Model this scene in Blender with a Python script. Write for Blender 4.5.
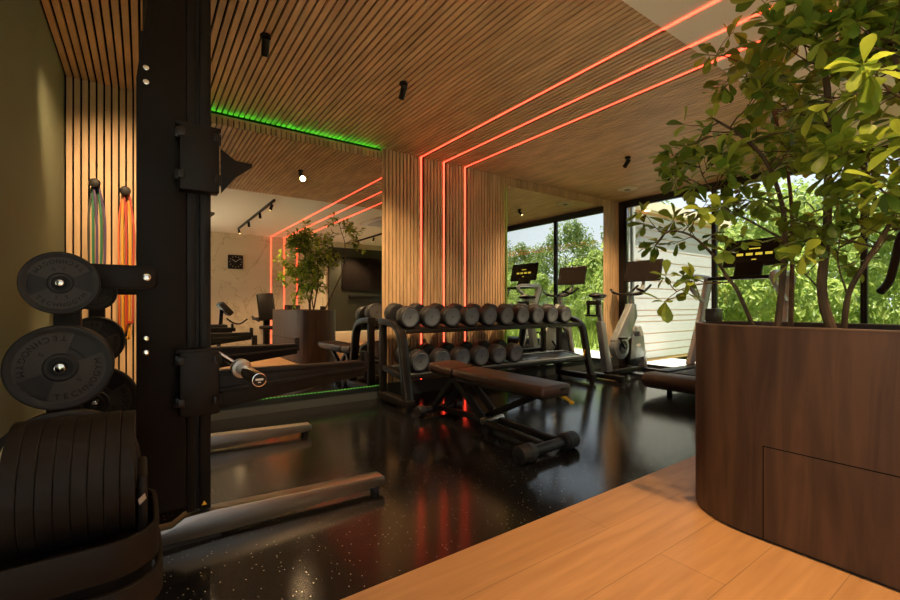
import bpy, bmesh, math, random
from mathutils import Vector, Matrix, Euler
random.seed(7)
PI = math.pi
R = math.radians
S = bpy.context.scene
COL = S.collection
for o in list(bpy.data.objects):
    bpy.data.objects.remove(o)

# ------------------------------------------------------------------ camera
YAW = -35.27
CAM_H = 1.0
cd = bpy.data.cameras.new('camera')
cam = bpy.data.objects.new('camera', cd)
COL.objects.link(cam)
cam.location = (0, 0, CAM_H)
cam.rotation_euler = (R(90), 0, R(YAW))
cd.sensor_width = 36
cd.lens = 17.4
cd.shift_y = 5 / 900
cd.clip_start = 0.02
cd.clip_end = 400
S.camera = cam

# ------------------------------------------------------------------ world, sun, exposure
w = bpy.data.worlds.new('sky')
S.world = w
w.use_nodes = True
nt = w.node_tree
nt.nodes.clear()
out = nt.nodes.new('ShaderNodeOutputWorld')
bg = nt.nodes.new('ShaderNodeBackground')
tc = nt.nodes.new('ShaderNodeTexCoord')
sx = nt.nodes.new('ShaderNodeSeparateXYZ')
rp = nt.nodes.new('ShaderNodeValToRGB')
nt.links.new(tc.outputs['Generated'], sx.inputs[0])
nt.links.new(sx.outputs['Z'], rp.inputs[0])
rp.color_ramp.elements[0].position = 0.0
rp.color_ramp.elements[0].color = (0.70, 0.73, 0.76, 1)
rp.color_ramp.elements[1].position = 0.55
rp.color_ramp.elements[1].color = (0.50, 0.60, 0.76, 1)
nt.links.new(rp.outputs[0], bg.inputs['Color'])
bg.inputs['Strength'].default_value = 1.12
nt.links.new(bg.outputs[0], out.inputs[0])

sd = bpy.data.lights.new('sun', 'SUN')
sd.energy = 11.0
sd.angle = R(0.6)
sd.color = (1.0, 0.93, 0.80)
sun = bpy.data.objects.new('sun', sd)
COL.objects.link(sun)
sun.location = (10, -20, 30)
sun.rotation_euler = Vector((-0.02, -0.22, 1.0)).to_track_quat('Z', 'Y').to_euler()

S.view_settings.view_transform = 'Standard'
S.view_settings.look = 'None'
S.view_settings.gamma = 1
S.view_settings.use_curve_mapping = False
S.view_settings.exposure = 0.62
try:
    S.cycles.max_bounces = 12
    S.cycles.transparent_max_bounces = 24
    S.cycles.sample_clamp_indirect = 4
    S.cycles.caustics_reflective = True
except Exception:
    pass

SPOT_W = 150.0        # each ceiling spot, watts
TRACK_W = 92.0       # each lit track head, watts
WARM = (1.0, 0.64, 0.33)


# ------------------------------------------------------------------ materials
def mat(name, col, rough=0.5, metal=0.0, spec=0.5, emit=None, estr=0.0, coat=0.0, bump=None, vary=None):
    m = bpy.data.materials.new(name)
    m.use_nodes = True
    n = m.node_tree
    b = n.nodes['Principled BSDF']
    b.inputs['Base Color'].default_value = (*col, 1)
    b.inputs['Roughness'].default_value = rough
    b.inputs['Metallic'].default_value = metal
    b.inputs['Specular IOR Level'].default_value = spec
    b.inputs['Coat Weight'].default_value = coat
    if emit:
        b.inputs['Emission Color'].default_value = (*emit, 1)
        b.inputs['Emission Strength'].default_value = estr
    t = n.nodes.new('ShaderNodeTexCoord')
    if vary:                                  # (scale xyz, amount)
        sc, amt = vary
        mp = n.nodes.new('ShaderNodeMapping')
        mp.inputs['Scale'].default_value = sc
        n.links.new(t.outputs['Object'], mp.inputs[0])
        ns = n.nodes.new('ShaderNodeTexNoise')
        ns.inputs['Scale'].default_value = 1
        ns.inputs['Detail'].default_value = 6
        n.links.new(mp.outputs[0], ns.inputs['Vector'])
        cr = n.nodes.new('ShaderNodeValToRGB')
        cr.color_ramp.elements[0].position = .3
        cr.color_ramp.elements[1].position = .72
        cr.color_ramp.elements[0].color = (*[c * (1 - amt) for c in col], 1)
        cr.color_ramp.elements[1].color = (*[min(1, c * (1 + amt)) for c in col], 1)
        n.links.new(ns.outputs['Fac'], cr.inputs[0])
        n.links.new(cr.outputs[0], b.inputs['Base Color'])
    if bump:                                  # (scale, strength)
        ns2 = n.nodes.new('ShaderNodeTexNoise')
        ns2.inputs['Scale'].default_value = bump[0]
        ns2.inputs['Detail'].default_value = 4
        n.links.new(t.outputs['Object'], ns2.inputs['Vector'])
        bp = n.nodes.new('ShaderNodeBump')
        bp.inputs['Strength'].default_value = bump[1]
        bp.inputs['Distance'].default_value = .01
        n.links.new(ns2.outputs['Fac'], bp.inputs['Height'])
        n.links.new(bp.outputs[0], b.inputs['Normal'])
    return m


def leafmat(name, c1, c2, trans=0.4, rough=.45):
    m = bpy.data.materials.new(name)
    m.use_nodes = True
    n = m.node_tree
    b = n.nodes['Principled BSDF']
    b.inputs['Roughness'].default_value = rough
    g = n.nodes.new('ShaderNodeNewGeometry')
    cr = n.nodes.new('ShaderNodeValToRGB')
    cr.color_ramp.elements[0].color = (*c1, 1)
    cr.color_ramp.elements[1].color = (*c2, 1)
    n.links.new(g.outputs['Random Per Island'], cr.inputs[0])
    n.links.new(cr.outputs[0], b.inputs['Base Color'])
    tr = n.nodes.new('ShaderNodeBsdfTranslucent')
    n.links.new(cr.outputs[0], tr.inputs['Color'])
    mx = n.nodes.new('ShaderNodeMixShader')
    mx.inputs[0].default_value = trans
    n.links.new(b.outputs[0], mx.inputs[1])
    n.links.new(tr.outputs[0], mx.inputs[2])
    n.links.new(mx.outputs[0], n.nodes['Material Output'].inputs[0])
    return m


M = {}
M['slat'] = mat('slat_oak', (.60, .415, .225), .55, vary=((14, 14, 3), .22))
M['slat_ceiling'] = mat('slat_oak_ceiling', (.62, .395, .195), .5, vary=((14, 3, 14), .22))
M['felt'] = mat('black_felt', (.006, .005, .004), .95, spec=.1)
M['plaster'] = mat('white_plaster', (.88, .82, .67), .8)
M['wall_green'] = mat('olive_paint', (.215, .25, .16), .75, vary=((.8, .8, .8), .08))
M['wall_pale'] = mat('pale_paint', (.62, .56, .42), .8)
M['panel_green'] = mat('green_panel', (.030, .034, .019), .6)
M['black'] = mat('black_powder', (.007, .0058, .0048), .48, spec=.28, bump=(900, .02))
M['black_plate'] = mat('black_plate', (.0085, .0062, .0045), .55, spec=.22)
M['rubber'] = mat('black_rubber', (.012, .012, .012), .5, spec=.4)
M['urethane'] = mat('black_urethane', (.011, .012, .014), .55)
M['grey_cap'] = mat('grey_cap', (.13, .165, .205), .5)
M['mark'] = mat('dark_mark', (.012, .012, .012), .6)
M['emboss'] = mat('embossed_letters', (.002, .002, .002), .7, spec=.2)
M['plate_face'] = mat('plate_face', (.030, .028, .025), .55)
M['silver'] = mat('silver_paint', (.25, .285, .295), .38, .5)
M['silver_light'] = mat('light_grey_paint', (.42, .45, .45), .38, .2)
M['steel'] = mat('brushed_steel', (.46, .43, .38), .34, 1.0)
M['chrome'] = mat('chrome', (.75, .72, .66), .12, 1.0)
M['leather'] = mat('brown_leather', (.042, .020, .012), .38, bump=(500, .05))
M['yellow'] = mat('yellow_plastic', (.75, .45, .02), .4)
M['dark_metal'] = mat('dark_metal', (.03, .03, .03), .3, .7)
M['screen'] = mat('screen_glass', (.016, .013, .012), .06)
M['icon'] = mat('screen_icons', (.4, .3, .02), .4, emit=(1, .78, .08), estr=.4)
M['white'] = mat('white_plastic', (.75, .73, .68), .5)
M['bark'] = mat('bark', (.10, .06, .03), .8, vary=((30, 30, 8), .4))
M['soil'] = mat('soil', (.02, .015, .01), .95, bump=(60, .6))
M['liner'] = mat('liner', (.012, .011, .010), .5)
M['frame'] = mat('window_frame', (.02, .019, .018), .4, .3)
M['mirror'] = mat('mirror_glass', (.80, .81, .78), .0, 1.0)
M['led'] = mat('led_orange', (.8, .3, .2), .5, emit=(1.0, .048, .022), estr=4.6)
M['led_green'] = mat('led_green', (.2, .8, .2), .5, emit=(.06, 1.0, .05), estr=13.0)
M['led_green_dim'] = mat('led_green_dots', (.2, .8, .2), .5, emit=(.12, 1.0, .05), estr=.05)
M['lamp'] = mat('lamp_lens', (1, .8, .5), .5, emit=(1, .62, .25), estr=4)
M['pot'] = mat('dark_pot', (.05, .04, .032), .3)
M['red_pot'] = mat('terracotta_pot', (.20, .05, .03), .6)
M['grass'] = mat('lawn', (.16, .21, .035), .9, vary=((.5, .5, .5), .3))
M['paving'] = mat('paving', (.66, .62, .55), .8, vary=((2, 2, 2), .08))
M['siding'] = mat('white_siding', (.40, .39, .37), .7)
M['siding_gap'] = mat('siding_gap', (.50, .30, .15), .8)
M['fascia'] = mat('beige_fascia', (.62, .52, .36), .7)
M['roof'] = mat('roof_felt', (.05, .05, .05), .8)
M['pipe'] = mat('grey_pipe', (.42, .42, .40), .45)
M['leaf'] = leafmat('plant_leaves', (.085, .175, .02), (.36, .46, .055), .48, .38)
M['tree1'] = leafmat('tree_leaves', (.10, .17, .03), (.26, .33, .07), .45)
M['tree2'] = leafmat('bush_leaves', (.20, .30, .05), (.46, .52, .13), .5)
M['blade'] = leafmat('meadow_blades', (.16, .24, .03), (.38, .42, .10), .4)


def nodes_floor():
    # black rubber with pale flecks
    m = mat('rubber_floor', (.010, .010, .0105), .2, spec=.55)
    n = m.node_tree
    b = n.nodes['Principled BSDF']
    t = n.nodes.new('ShaderNodeTexCoord')
    v = n.nodes.new('ShaderNodeTexVoronoi')
    v.inputs['Scale'].default_value = 62
    n.links.new(t.outputs['Object'], v.inputs['Vector'])
    sp = n.nodes.new('ShaderNodeSeparateColor')
    n.links.new(v.outputs['Color'], sp.inputs[0])
    m1 = n.nodes.new('ShaderNodeMath'); m1.operation = 'LESS_THAN'
    m1.inputs[1].default_value = .14
    n.links.new(v.outputs['Distance'], m1.inputs[0])
    m2 = n.nodes.new('ShaderNodeMath'); m2.operation = 'LESS_THAN'
    m2.inputs[1].default_value = .32
    n.links.new(sp.outputs[0], m2.inputs[0])
    m3 = n.nodes.new('ShaderNodeMath'); m3.operation = 'MULTIPLY'
    n.links.new(m1.outputs[0], m3.inputs[0]); n.links.new(m2.outputs[0], m3.inputs[1])
    mx = n.nodes.new('ShaderNodeMix'); mx.data_type = 'RGBA'
    mx.inputs['A'].default_value = (.006, .006, .0063, 1)
    mx.inputs['B'].default_value = (.38, .35, .30, 1)
    n.links.new(m3.outputs[0], mx.inputs['Factor'])
    n.links.new(mx.outputs['Result'], b.inputs['Base Color'])
    ns = n.nodes.new('ShaderNodeTexNoise')
    ns.inputs['Scale'].default_value = 2.2
    ns.inputs['Detail'].default_value = 5
    n.links.new(t.outputs['Object'], ns.inputs['Vector'])
    mr = n.nodes.new('ShaderNodeMapRange')
    mr.inputs['To Min'].default_value = .09
    mr.inputs['To Max'].default_value = .20
    n.links.new(ns.outputs['Fac'], mr.inputs['Value'])
    n.links.new(mr.outputs[0], b.inputs['Roughness'])
    n2 = n.nodes.new('ShaderNodeTexNoise')
    n2.inputs['Scale'].default_value = 260
    n.links.new(t.outputs['Object'], n2.inputs['Vector'])
    bp = n.nodes.new('ShaderNodeBump')
    bp.inputs['Strength'].default_value = .02
    bp.inputs['Distance'].default_value = .004
    n.links.new(n2.outputs['Fac'], bp.inputs['Height'])
    n.links.new(bp.outputs[0], b.inputs['Normal'])
    return m


def nodes_planks(name, c1, c2, groove):
    # boards along X, 0.19 m wide
    m = mat(name, c1, .42)
    n = m.node_tree
    b = n.nodes['Principled BSDF']
    t = n.nodes.new('ShaderNodeTexCoord')
    br = n.nodes.new('ShaderNodeTexBrick')
    br.inputs['Scale'].default_value = 1
    br.inputs['Brick Width'].default_value = 1.7
    br.inputs['Row Height'].default_value = .24
    br.inputs['Mortar Size'].default_value = .0016
    br.inputs['Color1'].default_value = (.92, .92, .92, 1)
    br.inputs['Color2'].default_value = (1.06, 1.06, 1.06, 1)
    br.inputs['Mortar'].default_value = (groove, groove, groove, 1)
    n.links.new(t.outputs['Object'], br.inputs['Vector'])
    mp = n.nodes.new('ShaderNodeMapping')
    mp.inputs['Scale'].default_value = (1.2, 16, 1)
    n.links.new(t.outputs['Object'], mp.inputs[0])
    ns = n.nodes.new('ShaderNodeTexNoise')
    ns.inputs['Scale'].default_value = 1.6
    ns.inputs['Detail'].default_value = 8
    ns.inputs['Distortion'].default_value = .6
    n.links.new(mp.outputs[0], ns.inputs['Vector'])
    cr = n.nodes.new('ShaderNodeValToRGB')
    cr.color_ramp.elements[0].position = .3
    cr.color_ramp.elements[1].position = .7
    cr.color_ramp.elements[0].color = (*c1, 1)
    cr.color_ramp.elements[1].color = (*c2, 1)
    n.links.new(ns.outputs['Fac'], cr.inputs[0])
    mx = n.nodes.new('ShaderNodeMix'); mx.data_type = 'RGBA'; mx.blend_type = 'MULTIPLY'
    mx.inputs['Factor'].default_value = 1
    n.links.new(cr.outputs[0], mx.inputs['A'])
    n.links.new(br.outputs['Color'], mx.inputs['B'])
    n.links.new(mx.outputs['Result'], b.inputs['Base Color'])
    return m


def nodes_walnut():
    m = mat('walnut', (.10, .05, .025), .5)
    n = m.node_tree
    b = n.nodes['Principled BSDF']
    t = n.nodes.new('ShaderNodeTexCoord')
    mp = n.nodes.new('ShaderNodeMapping')
    mp.inputs['Scale'].default_value = (9, 9, .9)
    n.links.new(t.outputs['Object'], mp.inputs[0])
    ns = n.nodes.new('ShaderNodeTexNoise')
    ns.inputs['Scale'].default_value = 1.5
    ns.inputs['Detail'].default_value = 9
    ns.inputs['Distortion'].default_value = 1.1
    n.links.new(mp.outputs[0], ns.inputs['Vector'])
    cr = n.nodes.new('ShaderNodeValToRGB')
    cr.color_ramp.elements[0].position = .32
    cr.color_ramp.elements[1].position = .70
    cr.color_ramp.elements[0].color = (.038, .018, .009, 1)
    cr.color_ramp.elements[1].color = (.094, .047, .024, 1)
    n.links.new(ns.outputs['Fac'], cr.inputs[0])
    n.links.new(cr.outputs[0], b.inputs['Base Color'])
    return m


def nodes_marble():
    m = mat('cream_marble', (.62, .53, .38), .3)
    n = m.node_tree
    b = n.nodes['Principled BSDF']
    t = n.nodes.new('ShaderNodeTexCoord')
    n1 = n.nodes.new('ShaderNodeTexNoise')
    n1.inputs['Scale'].default_value = 1.1
    n1.inputs['Detail'].default_value = 9
    n1.inputs['Roughness'].default_value = .6
    n1.inputs['Distortion'].default_value = .8
    n.links.new(t.outputs['Object'], n1.inputs['Vector'])
    cr = n.nodes.new('ShaderNodeValToRGB')
    e = cr.color_ramp.elements
    e[0].position = .488; e[0].color = (.66, .57, .42, 1)
    e[1].position = .512; e[1].color = (.64, .55, .40, 1)
    k = cr.color_ramp.elements.new(.5); k.color = (.47, .36, .23, 1)
    n.links.new(n1.outputs['Fac'], cr.inputs[0])
    n.links.new(cr.outputs[0], b.inputs['Base Color'])
    return m


def nodes_glass():
    m = bpy.data.materials.new('window_glass')
    m.use_nodes = True
    n = m.node_tree
    n.nodes.remove(n.nodes['Principled BSDF'])
    tr = n.nodes.new('ShaderNodeBsdfTransparent')
    tr.inputs[0].default_value = (.95, .97, .96, 1)
    gl = n.nodes.new('ShaderNodeBsdfGlossy')
    gl.inputs['Roughness'].default_value = 0
    fr = n.nodes.new('ShaderNodeFresnel')
    fr.inputs[0].default_value = 1.3
    mx = n.nodes.new('ShaderNodeMixShader')
    n.links.new(fr.outputs[0], mx.inputs[0])
    n.links.new(tr.outputs[0], mx.inputs[1])
    n.links.new(gl.outputs[0], mx.inputs[2])
    n.links.new(mx.outputs[0], n.nodes['Material Output'].inputs[0])
    return m


M['floor'] = nodes_floor()
M['planks'] = nodes_planks('oak_floor', (.36, .185, .072), (.47, .255, .105), .55)
M['walnut'] = nodes_walnut()
M['marble'] = nodes_marble()
M['glass'] = nodes_glass()


# ------------------------------------------------------------------ mesh builder
BASE = {}


def smooth_path(pts, n=6):
    pts = [Vector(p) for p in pts]
    if len(pts) < 3:
        return pts
    res = []
    for i in range(len(pts) - 1):
        p0 = pts[max(0, i - 1)]; p1 = pts[i]; p2 = pts[i + 1]; p3 = pts[min(len(pts) - 1, i + 2)]
        for k in range(n):
            t = k / n
            res.append(.5 * ((2 * p1) + (p2 - p0) * t + (2 * p0 - 5 * p1 + 4 * p2 - p3) * t * t
                             + (3 * p1 - p0 - 3 * p2 + p3) * t ** 3))
    res.append(pts[-1])
    return res


class MB:
    def __init__(self):
        self.bm = bmesh.new()

    def _merge(self, t, bev=0, seg=2):
        if bev > 0:
            bmesh.ops.recalc_face_normals(t, faces=t.faces)
            bmesh.ops.bevel(t, geom=[e for e in t.edges if len(e.link_faces) == 2 and e.calc_face_angle(0) > .6],
                            offset=bev, segments=seg, affect='EDGES', profile=.5, clamp_overlap=True)
        bmesh.ops.recalc_face_normals(t, faces=t.faces)
        me = bpy.data.meshes.new('tmp')
        t.to_mesh(me)
        t.free()
        self.bm.from_mesh(me)
        bpy.data.meshes.remove(me)
        return self

    def box(self, c, s, rot=(0, 0, 0), bev=0, seg=2):
        t = bmesh.new()
        m = Matrix.Translation(c) @ Euler(rot).to_matrix().to_4x4() @ Matrix.Diagonal((*s, 1))
        bmesh.ops.create_cube(t, size=1, matrix=m)
        return self._merge(t, bev, seg)

    def box2(self, lo, hi, bev=0):
        return self.box([(a + b) / 2 for a, b in zip(lo, hi)], [abs(b - a) for a, b in zip(lo, hi)], bev=bev)

    def bar(self, p0, p1, w, h, up=(0, 0, 1), bev=0):
        p0 = Vector(p0); p1 = Vector(p1)
        d = (p1 - p0)
        L = d.length
        d.normalize()
        u = Vector(up)
        s = d.cross(u)
        if s.length < 1e-5:
            s = d.cross(Vector((1, 0, 0)))
        s.normalize()
        u = s.cross(d)
        m = Matrix((d, s, u)).transposed().to_4x4()
        m.translation = (p0 + p1) / 2
        t = bmesh.new()
        bmesh.ops.create_cube(t, size=1, matrix=m @ Matrix.Diagonal((L, w, h, 1)))
        return self._merge(t, bev)

    def cyl(self, p0, p1, r, r2=None, seg=24, bev=0, bseg=2):
        p0 = Vector(p0); p1 = Vector(p1)
        d = p1 - p0
        t = bmesh.new()
        m = Matrix.Translation((p0 + p1) / 2) @ d.to_track_quat('Z', 'Y').to_matrix().to_4x4()
        bmesh.ops.create_cone(t, cap_ends=True, segments=seg, radius1=r, radius2=r if r2 is None else r2,
                              depth=d.length, matrix=m)
        return self._merge(t, bev, bseg)

    def ball(self, c, s, seg=20):
        t = bmesh.new()
        if not hasattr(s, '__len__'):
            s = (s, s, s)
        bmesh.ops.create_uvsphere(t, u_segments=seg, v_segments=seg // 2, radius=1,
                                  matrix=Matrix.Translation(c) @ Matrix.Diagonal((*s, 1)))
        return self._merge(t)

    def prism(self, poly, o, a, b, depth, bev=0):
        """polygon in the plane (a, b) through o, thickness depth along a x b"""
        o = Vector(o); a = Vector(a); b = Vector(b)
        n = a.cross(b).normalized() * depth
        t = bmesh.new()
        v1 = [t.verts.new(o + a * p + b * q) for p, q in poly]
        v2 = [t.verts.new(o + a * p + b * q + n) for p, q in poly]
        t.faces.new(v1)
        t.faces.new(list(reversed(v2)))
        k = len(poly)
        for i in range(k):
            t.faces.new((v1[i], v2[i], v2[(i + 1) % k], v1[(i + 1) % k]))
        return self._merge(t, bev)

    def tube(self, pts, r, seg=10, closed=False, cap=True):
        pts = [Vector(p) for p in pts]
        n = len(pts)
        rr = r if hasattr(r, '__len__') else [r] * n
        t = bmesh.new()
        rings = []
        prev = None
        for i, p in enumerate(pts):
            if closed:
                d = pts[(i + 1) % n] - pts[i - 1]
            else:
                d = pts[min(n - 1, i + 1)] - pts[max(0, i - 1)]
            d.normalize()
            if prev is None:
                u = d.cross(Vector((0, 0, 1)))
                if u.length < .05:
                    u = d.cross(Vector((1, 0, 0)))
            else:
                u = prev - d * prev.dot(d)
            u.normalize()
            prev = u
            v = d.cross(u)
            rings.append([t.verts.new(p + (u * math.cos(2 * PI * k / seg) + v * math.sin(2 * PI * k / seg)) * rr[i])
                          for k in range(seg)])
        for i in range(n if closed else n - 1):
            a = rings[i]; b = rings[(i + 1) % n]
            for k in range(seg):
                t.faces.new((a[k], a[(k + 1) % seg], b[(k + 1) % seg], b[k]))
        if not closed and cap:
            t.faces.new(rings[0]); t.faces.new(rings[-1])
        return self._merge(t)

    def sweep(self, pts, side, wd, th, closed=False, bev=0):
        """rectangular section: wd along `side`, th in the plane of the path"""
        pts = [Vector(p) for p in pts]
        n = len(pts)
        side = Vector(side).normalized()
        t = bmesh.new()
        rings = []
        ths = th if hasattr(th, '__len__') else [th] * n
        for i, p in enumerate(pts):
            if closed:
                d = pts[(i + 1) % n] - pts[i - 1]
            else:
                d = pts[min(n - 1, i + 1)] - pts[max(0, i - 1)]
            d.normalize()
            u = side.cross(d).normalized()
            h = ths[i] / 2
            rings.append([t.verts.new(p + side * (wd / 2 * a) + u * (h * b)) for a, b in ((1, 1), (1, -1), (-1, -1), (-1, 1))])
        for i in range(n if closed else n - 1):
            a = rings[i]; b = rings[(i + 1) % n]
            for k in range(4):
                t.faces.new((a[k], a[(k + 1) % 4], b[(k + 1) % 4], b[k]))
        if not closed:
            t.faces.new(rings[0]); t.faces.new(rings[-1])
        return self._merge(t, bev)

    def lathe(self, prof, o, axis, seg=40):
        """profile (radius, along) around axis through o"""
        o = Vector(o)
        q = Vector(axis).to_track_quat('Z', 'Y').to_matrix()
        t = bmesh.new()
        rings = []
        for r, h in prof:
            if r < 1e-6:
                rings.append([t.verts.new(o + q @ Vector((0, 0, h)))])
            else:
                rings.append([t.verts.new(o + q @ Vector((r * math.cos(2 * PI * k / seg), r * math.sin(2 * PI * k / seg), h)))
                              for k in range(seg)])
        for a, b in zip(rings, rings[1:]):
            for k in range(seg):
                k2 = (k + 1) % seg
                if len(a) == 1 and len(b) == 1:
                    continue
                if len(a) == 1:
                    t.faces.new((a[0], b[k], b[k2]))
                elif len(b) == 1:
                    t.faces.new((a[k], a[k2], b[0]))
                else:
                    t.faces.new((a[k], a[k2], b[k2], b[k]))
        return self._merge(t)

    def text(self, s, size, mw, depth=.001):
        """flat text, centred on the matrix mw (x right, y up, z out)"""
        cu = bpy.data.curves.new('t', 'FONT')
        cu.body = s
        cu.size = size
        cu.extrude = depth
        cu.align_x = 'CENTER'
        cu.align_y = 'CENTER'
        cu.resolution_u = 3
        ob = bpy.data.objects.new('t', cu)
        me = bpy.data.meshes.new_from_object(ob)
        me.transform(mw)
        self.bm.from_mesh(me)
        bpy.data.meshes.remove(me)
        bpy.data.objects.remove(ob)
        bpy.data.curves.remove(cu)
        return self

    def build(self, name, m, parent=None, loc=None, ang=38, smooth=True):
        me = bpy.data.meshes.new(name)
        bm = self.bm
        off = Vector((0, 0, 0))
        if parent is not None:
            off = BASE.get(parent.name, Vector((0, 0, 0)))
        elif loc is not None:
            off = Vector(loc)
        if off.length > 0:
            bmesh.ops.translate(bm, verts=bm.verts, vec=-off)
        bm.to_mesh(me)
        bm.free()
        if smooth:
            for p in me.polygons:
                p.use_smooth = True
            me.set_sharp_from_angle(angle=R(ang))
        for mm in (m if isinstance(m, (list, tuple)) else [m]):
            me.materials.append(mm)
        o = bpy.data.objects.new(name, me)
        COL.objects.link(o)
        if parent is not None:
            o.parent = parent
            BASE[o.name] = off
        else:
            o.location = off
            BASE[o.name] = off
        return o


def tag(o, label, cat, group=None):
    o['label'] = label
    o['category'] = cat
    if group:
        o['group'] = group
    return o


def thing(name, label, cat, loc=(0, 0, 0), group=None, world=True):
    """Empty at the base of the thing; parts are given in world coordinates when world, else in local ones"""
    o = bpy.data.objects.new(name, None)
    o.empty_display_size = .1
    COL.objects.link(o)
    o.location = loc
    BASE[o.name] = Vector(loc) if world else Vector((0, 0, 0))
    return tag(o, label, cat, group)


def struct(o):
    o['kind'] = 'structure'
    return o


def dup(root, loc, rot, label, group=None):
    r = root.copy()
    COL.objects.link(r)
    r.location = loc
    r.rotation_euler = rot
    r['label'] = label
    if group:
        r['group'] = group
    for ch in list(root.children):
        c = ch.copy()
        COL.objects.link(c)
        c.parent = r
        for g in list(ch.children):
            d = g.copy()
            COL.objects.link(d)
            d.parent = c
    return r


FW = Vector((math.sin(R(-YAW)), math.cos(R(-YAW)), 0))
RT = Vector((FW.y, -FW.x, 0))


def at(x, y, z):
    """place in the room seen at photo point (x, y) at depth z metres"""
    return Vector((0, 0, CAM_H)) + FW * z + RT * ((x - 450) / 435 * z) + Vector((0, 0, (305 - y) / 435 * z))


# ------------------------------------------------------------------ the room
X0, X1 = -.47, 6.42          # left wall, window wall
YB, YM, YF = 4.25, 1.42, -2.93
ZC = 2.69
XL = -1.4                    # left wall beside the camera
LEDX = (2.602, 2.917, 3.232)
MIR1 = (.30, 2.09)
MIR2 = (3.90, 5.95)
MZ0, MZ1 = .15, 2.56
PITCH = .045

struct(MB().box2((XL, YM, -.1), (X1 + .1, YB + .1, 0)).build('floor', M['floor']))
struct(MB().box2((XL, YF - .1, -.1), (X1 + .1, YM, 0)).build('floor_wood', M['planks'], loc=(0, YM, 0)))

# slatted ceiling: black backing and timber battens in one surface
b = MB().box2((X0 - .1, YM, ZC + .022), (X1 + .1, YB + .1, ZC + .2))
nback = len(b.bm.faces)
x = X0 + .012
while x < X1 - .03:
    if all(abs(x + .016 - lx) > .02 for lx in LEDX):
        b.box2((x, YM + .002, ZC), (x + .032, YB + .04, ZC + .021))
    x += PITCH
o = struct(b.build('ceiling', [M['felt'], M['slat_ceiling']], smooth=False))
for i, p in enumerate(o.data.polygons):
    p.material_index = 0 if i < nback else 1
b = MB()
b.box2((XL - .1, YF - .1, ZC), (X1 + .1, YM, ZC + .2))
b.box2((XL - .1, YM, ZC), (X0 - .1, 1.95, ZC + .2))
struct(b.build('ceiling_plaster', M['plaster']))
struct(MB().box2((XL - .3, YF - .3, ZC + .2), (X1 + .25, YB + .3, ZC + .38)).build('sun_block_roof', M['roof']))  # unseen slab put over the ceilings to keep the sun out

# back wall of vertical battens
b = MB().box2((X0 - .1, YB + .032, 0), (X1 + .1, YB + .2, ZC + .1))
nback = len(b.bm.faces)
x = X0 + .012
while x < X1 - .03:
    if all(abs(x + .016 - lx) > .02 for lx in LEDX):
        top = ZC - .035 if MIR1[0] - .02 < x < MIR1[1] else ZC - .001
        b.box2((x, YB, .151), (x + .033, YB + .031, top))
    x += PITCH
o = struct(b.build('wall_back', [M['felt'], M['slat']], smooth=False))
for i, p in enumerate(o.data.polygons):
    p.material_index = 0 if i < nback else 1
b = MB().box2((X0 - .1, 1.95, 0), (X0, YB + .1, ZC + .1))
b.box2((XL, 1.85, 0), (X0 - .1, 1.95, ZC + .1))
b.box2((XL - .1, YF, 0), (XL, -2.6, ZC))
b.box2((XL - .1, .9, 0), (XL, 1.95, ZC))
b.box2((XL - .1, -2.6, 0), (XL, .9, .12))
b.box2((XL - .1, -2.6, 2.58), (XL, .9, ZC))
struct(b.build('wall_left', M['wall_green']))
struct(MB().box2((MIR1[0], YB + .010, ZC - .05), (MIR1[1], YB + .0315, ZC - .031)).build('trim_light_ledge', M['slat']))
b = MB().box2((1.12, YF - .2, 0), (3.42, YF, ZC))
b.box2((XL - .1, YF - .2, 0), (XL + .12, YF, ZC))
b.box2((XL + .12, YF - .2, 0), (1.12, YF, .12))
b.box2((XL + .12, YF - .2, 2.58), (1.12, YF, ZC))
struct(b.build('wall_front', M['marble']))
struct(MB().box2((3.42, YF - .2, 0), (X1 + .1, YF, ZC)).build('wall_front_pale', M['wall_pale']))
# corner strip between the second mirror and the glass
struct(MB().box2((X1 - .005, YB - .10, 0), (X1 + .1, YB + .1, ZC)).build('trim_corner', M['frame']))
struct(MB().box2((X1 + .0, YF, ZC - .075), (X1 + .12, YB - .1, ZC + .2)).build('trim_window_head', M['frame']))
struct(MB().box2((X1 + .0, YF, 0), (X1 + .12, YB - .1, .045)).build('trim_window_sill', M['frame']))
edges = [YB - .10, 2.80, 1.27, -.26, -1.79, YF]
for i in range(5):
    y1, y0 = edges[i], edges[i + 1]
    f = MB()
    z0, z1 = .045, ZC - .075
    for (a, c) in ((y0, y0 + .028), (y1 - .028, y1)):
        f.box2((X1 + .01, a, z0), (X1 + .075, c, z1), bev=.003)
    f.box2((X1 + .01, y0 + .028, z0), (X1 + .075, y1 - .028, z0 + .03))
    f.box2((X1 + .01, y0 + .028, z1 - .03), (X1 + .075, y1 - .028, z1))
    fr = struct(f.build('window_%d' % (i + 1), M['frame']))
    MB().box2((X1 + .035, y0 + .028, z0 + .03), (X1 + .043, y1 - .028, z1 - .03)).build('window_pane', M['glass'], fr)

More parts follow.
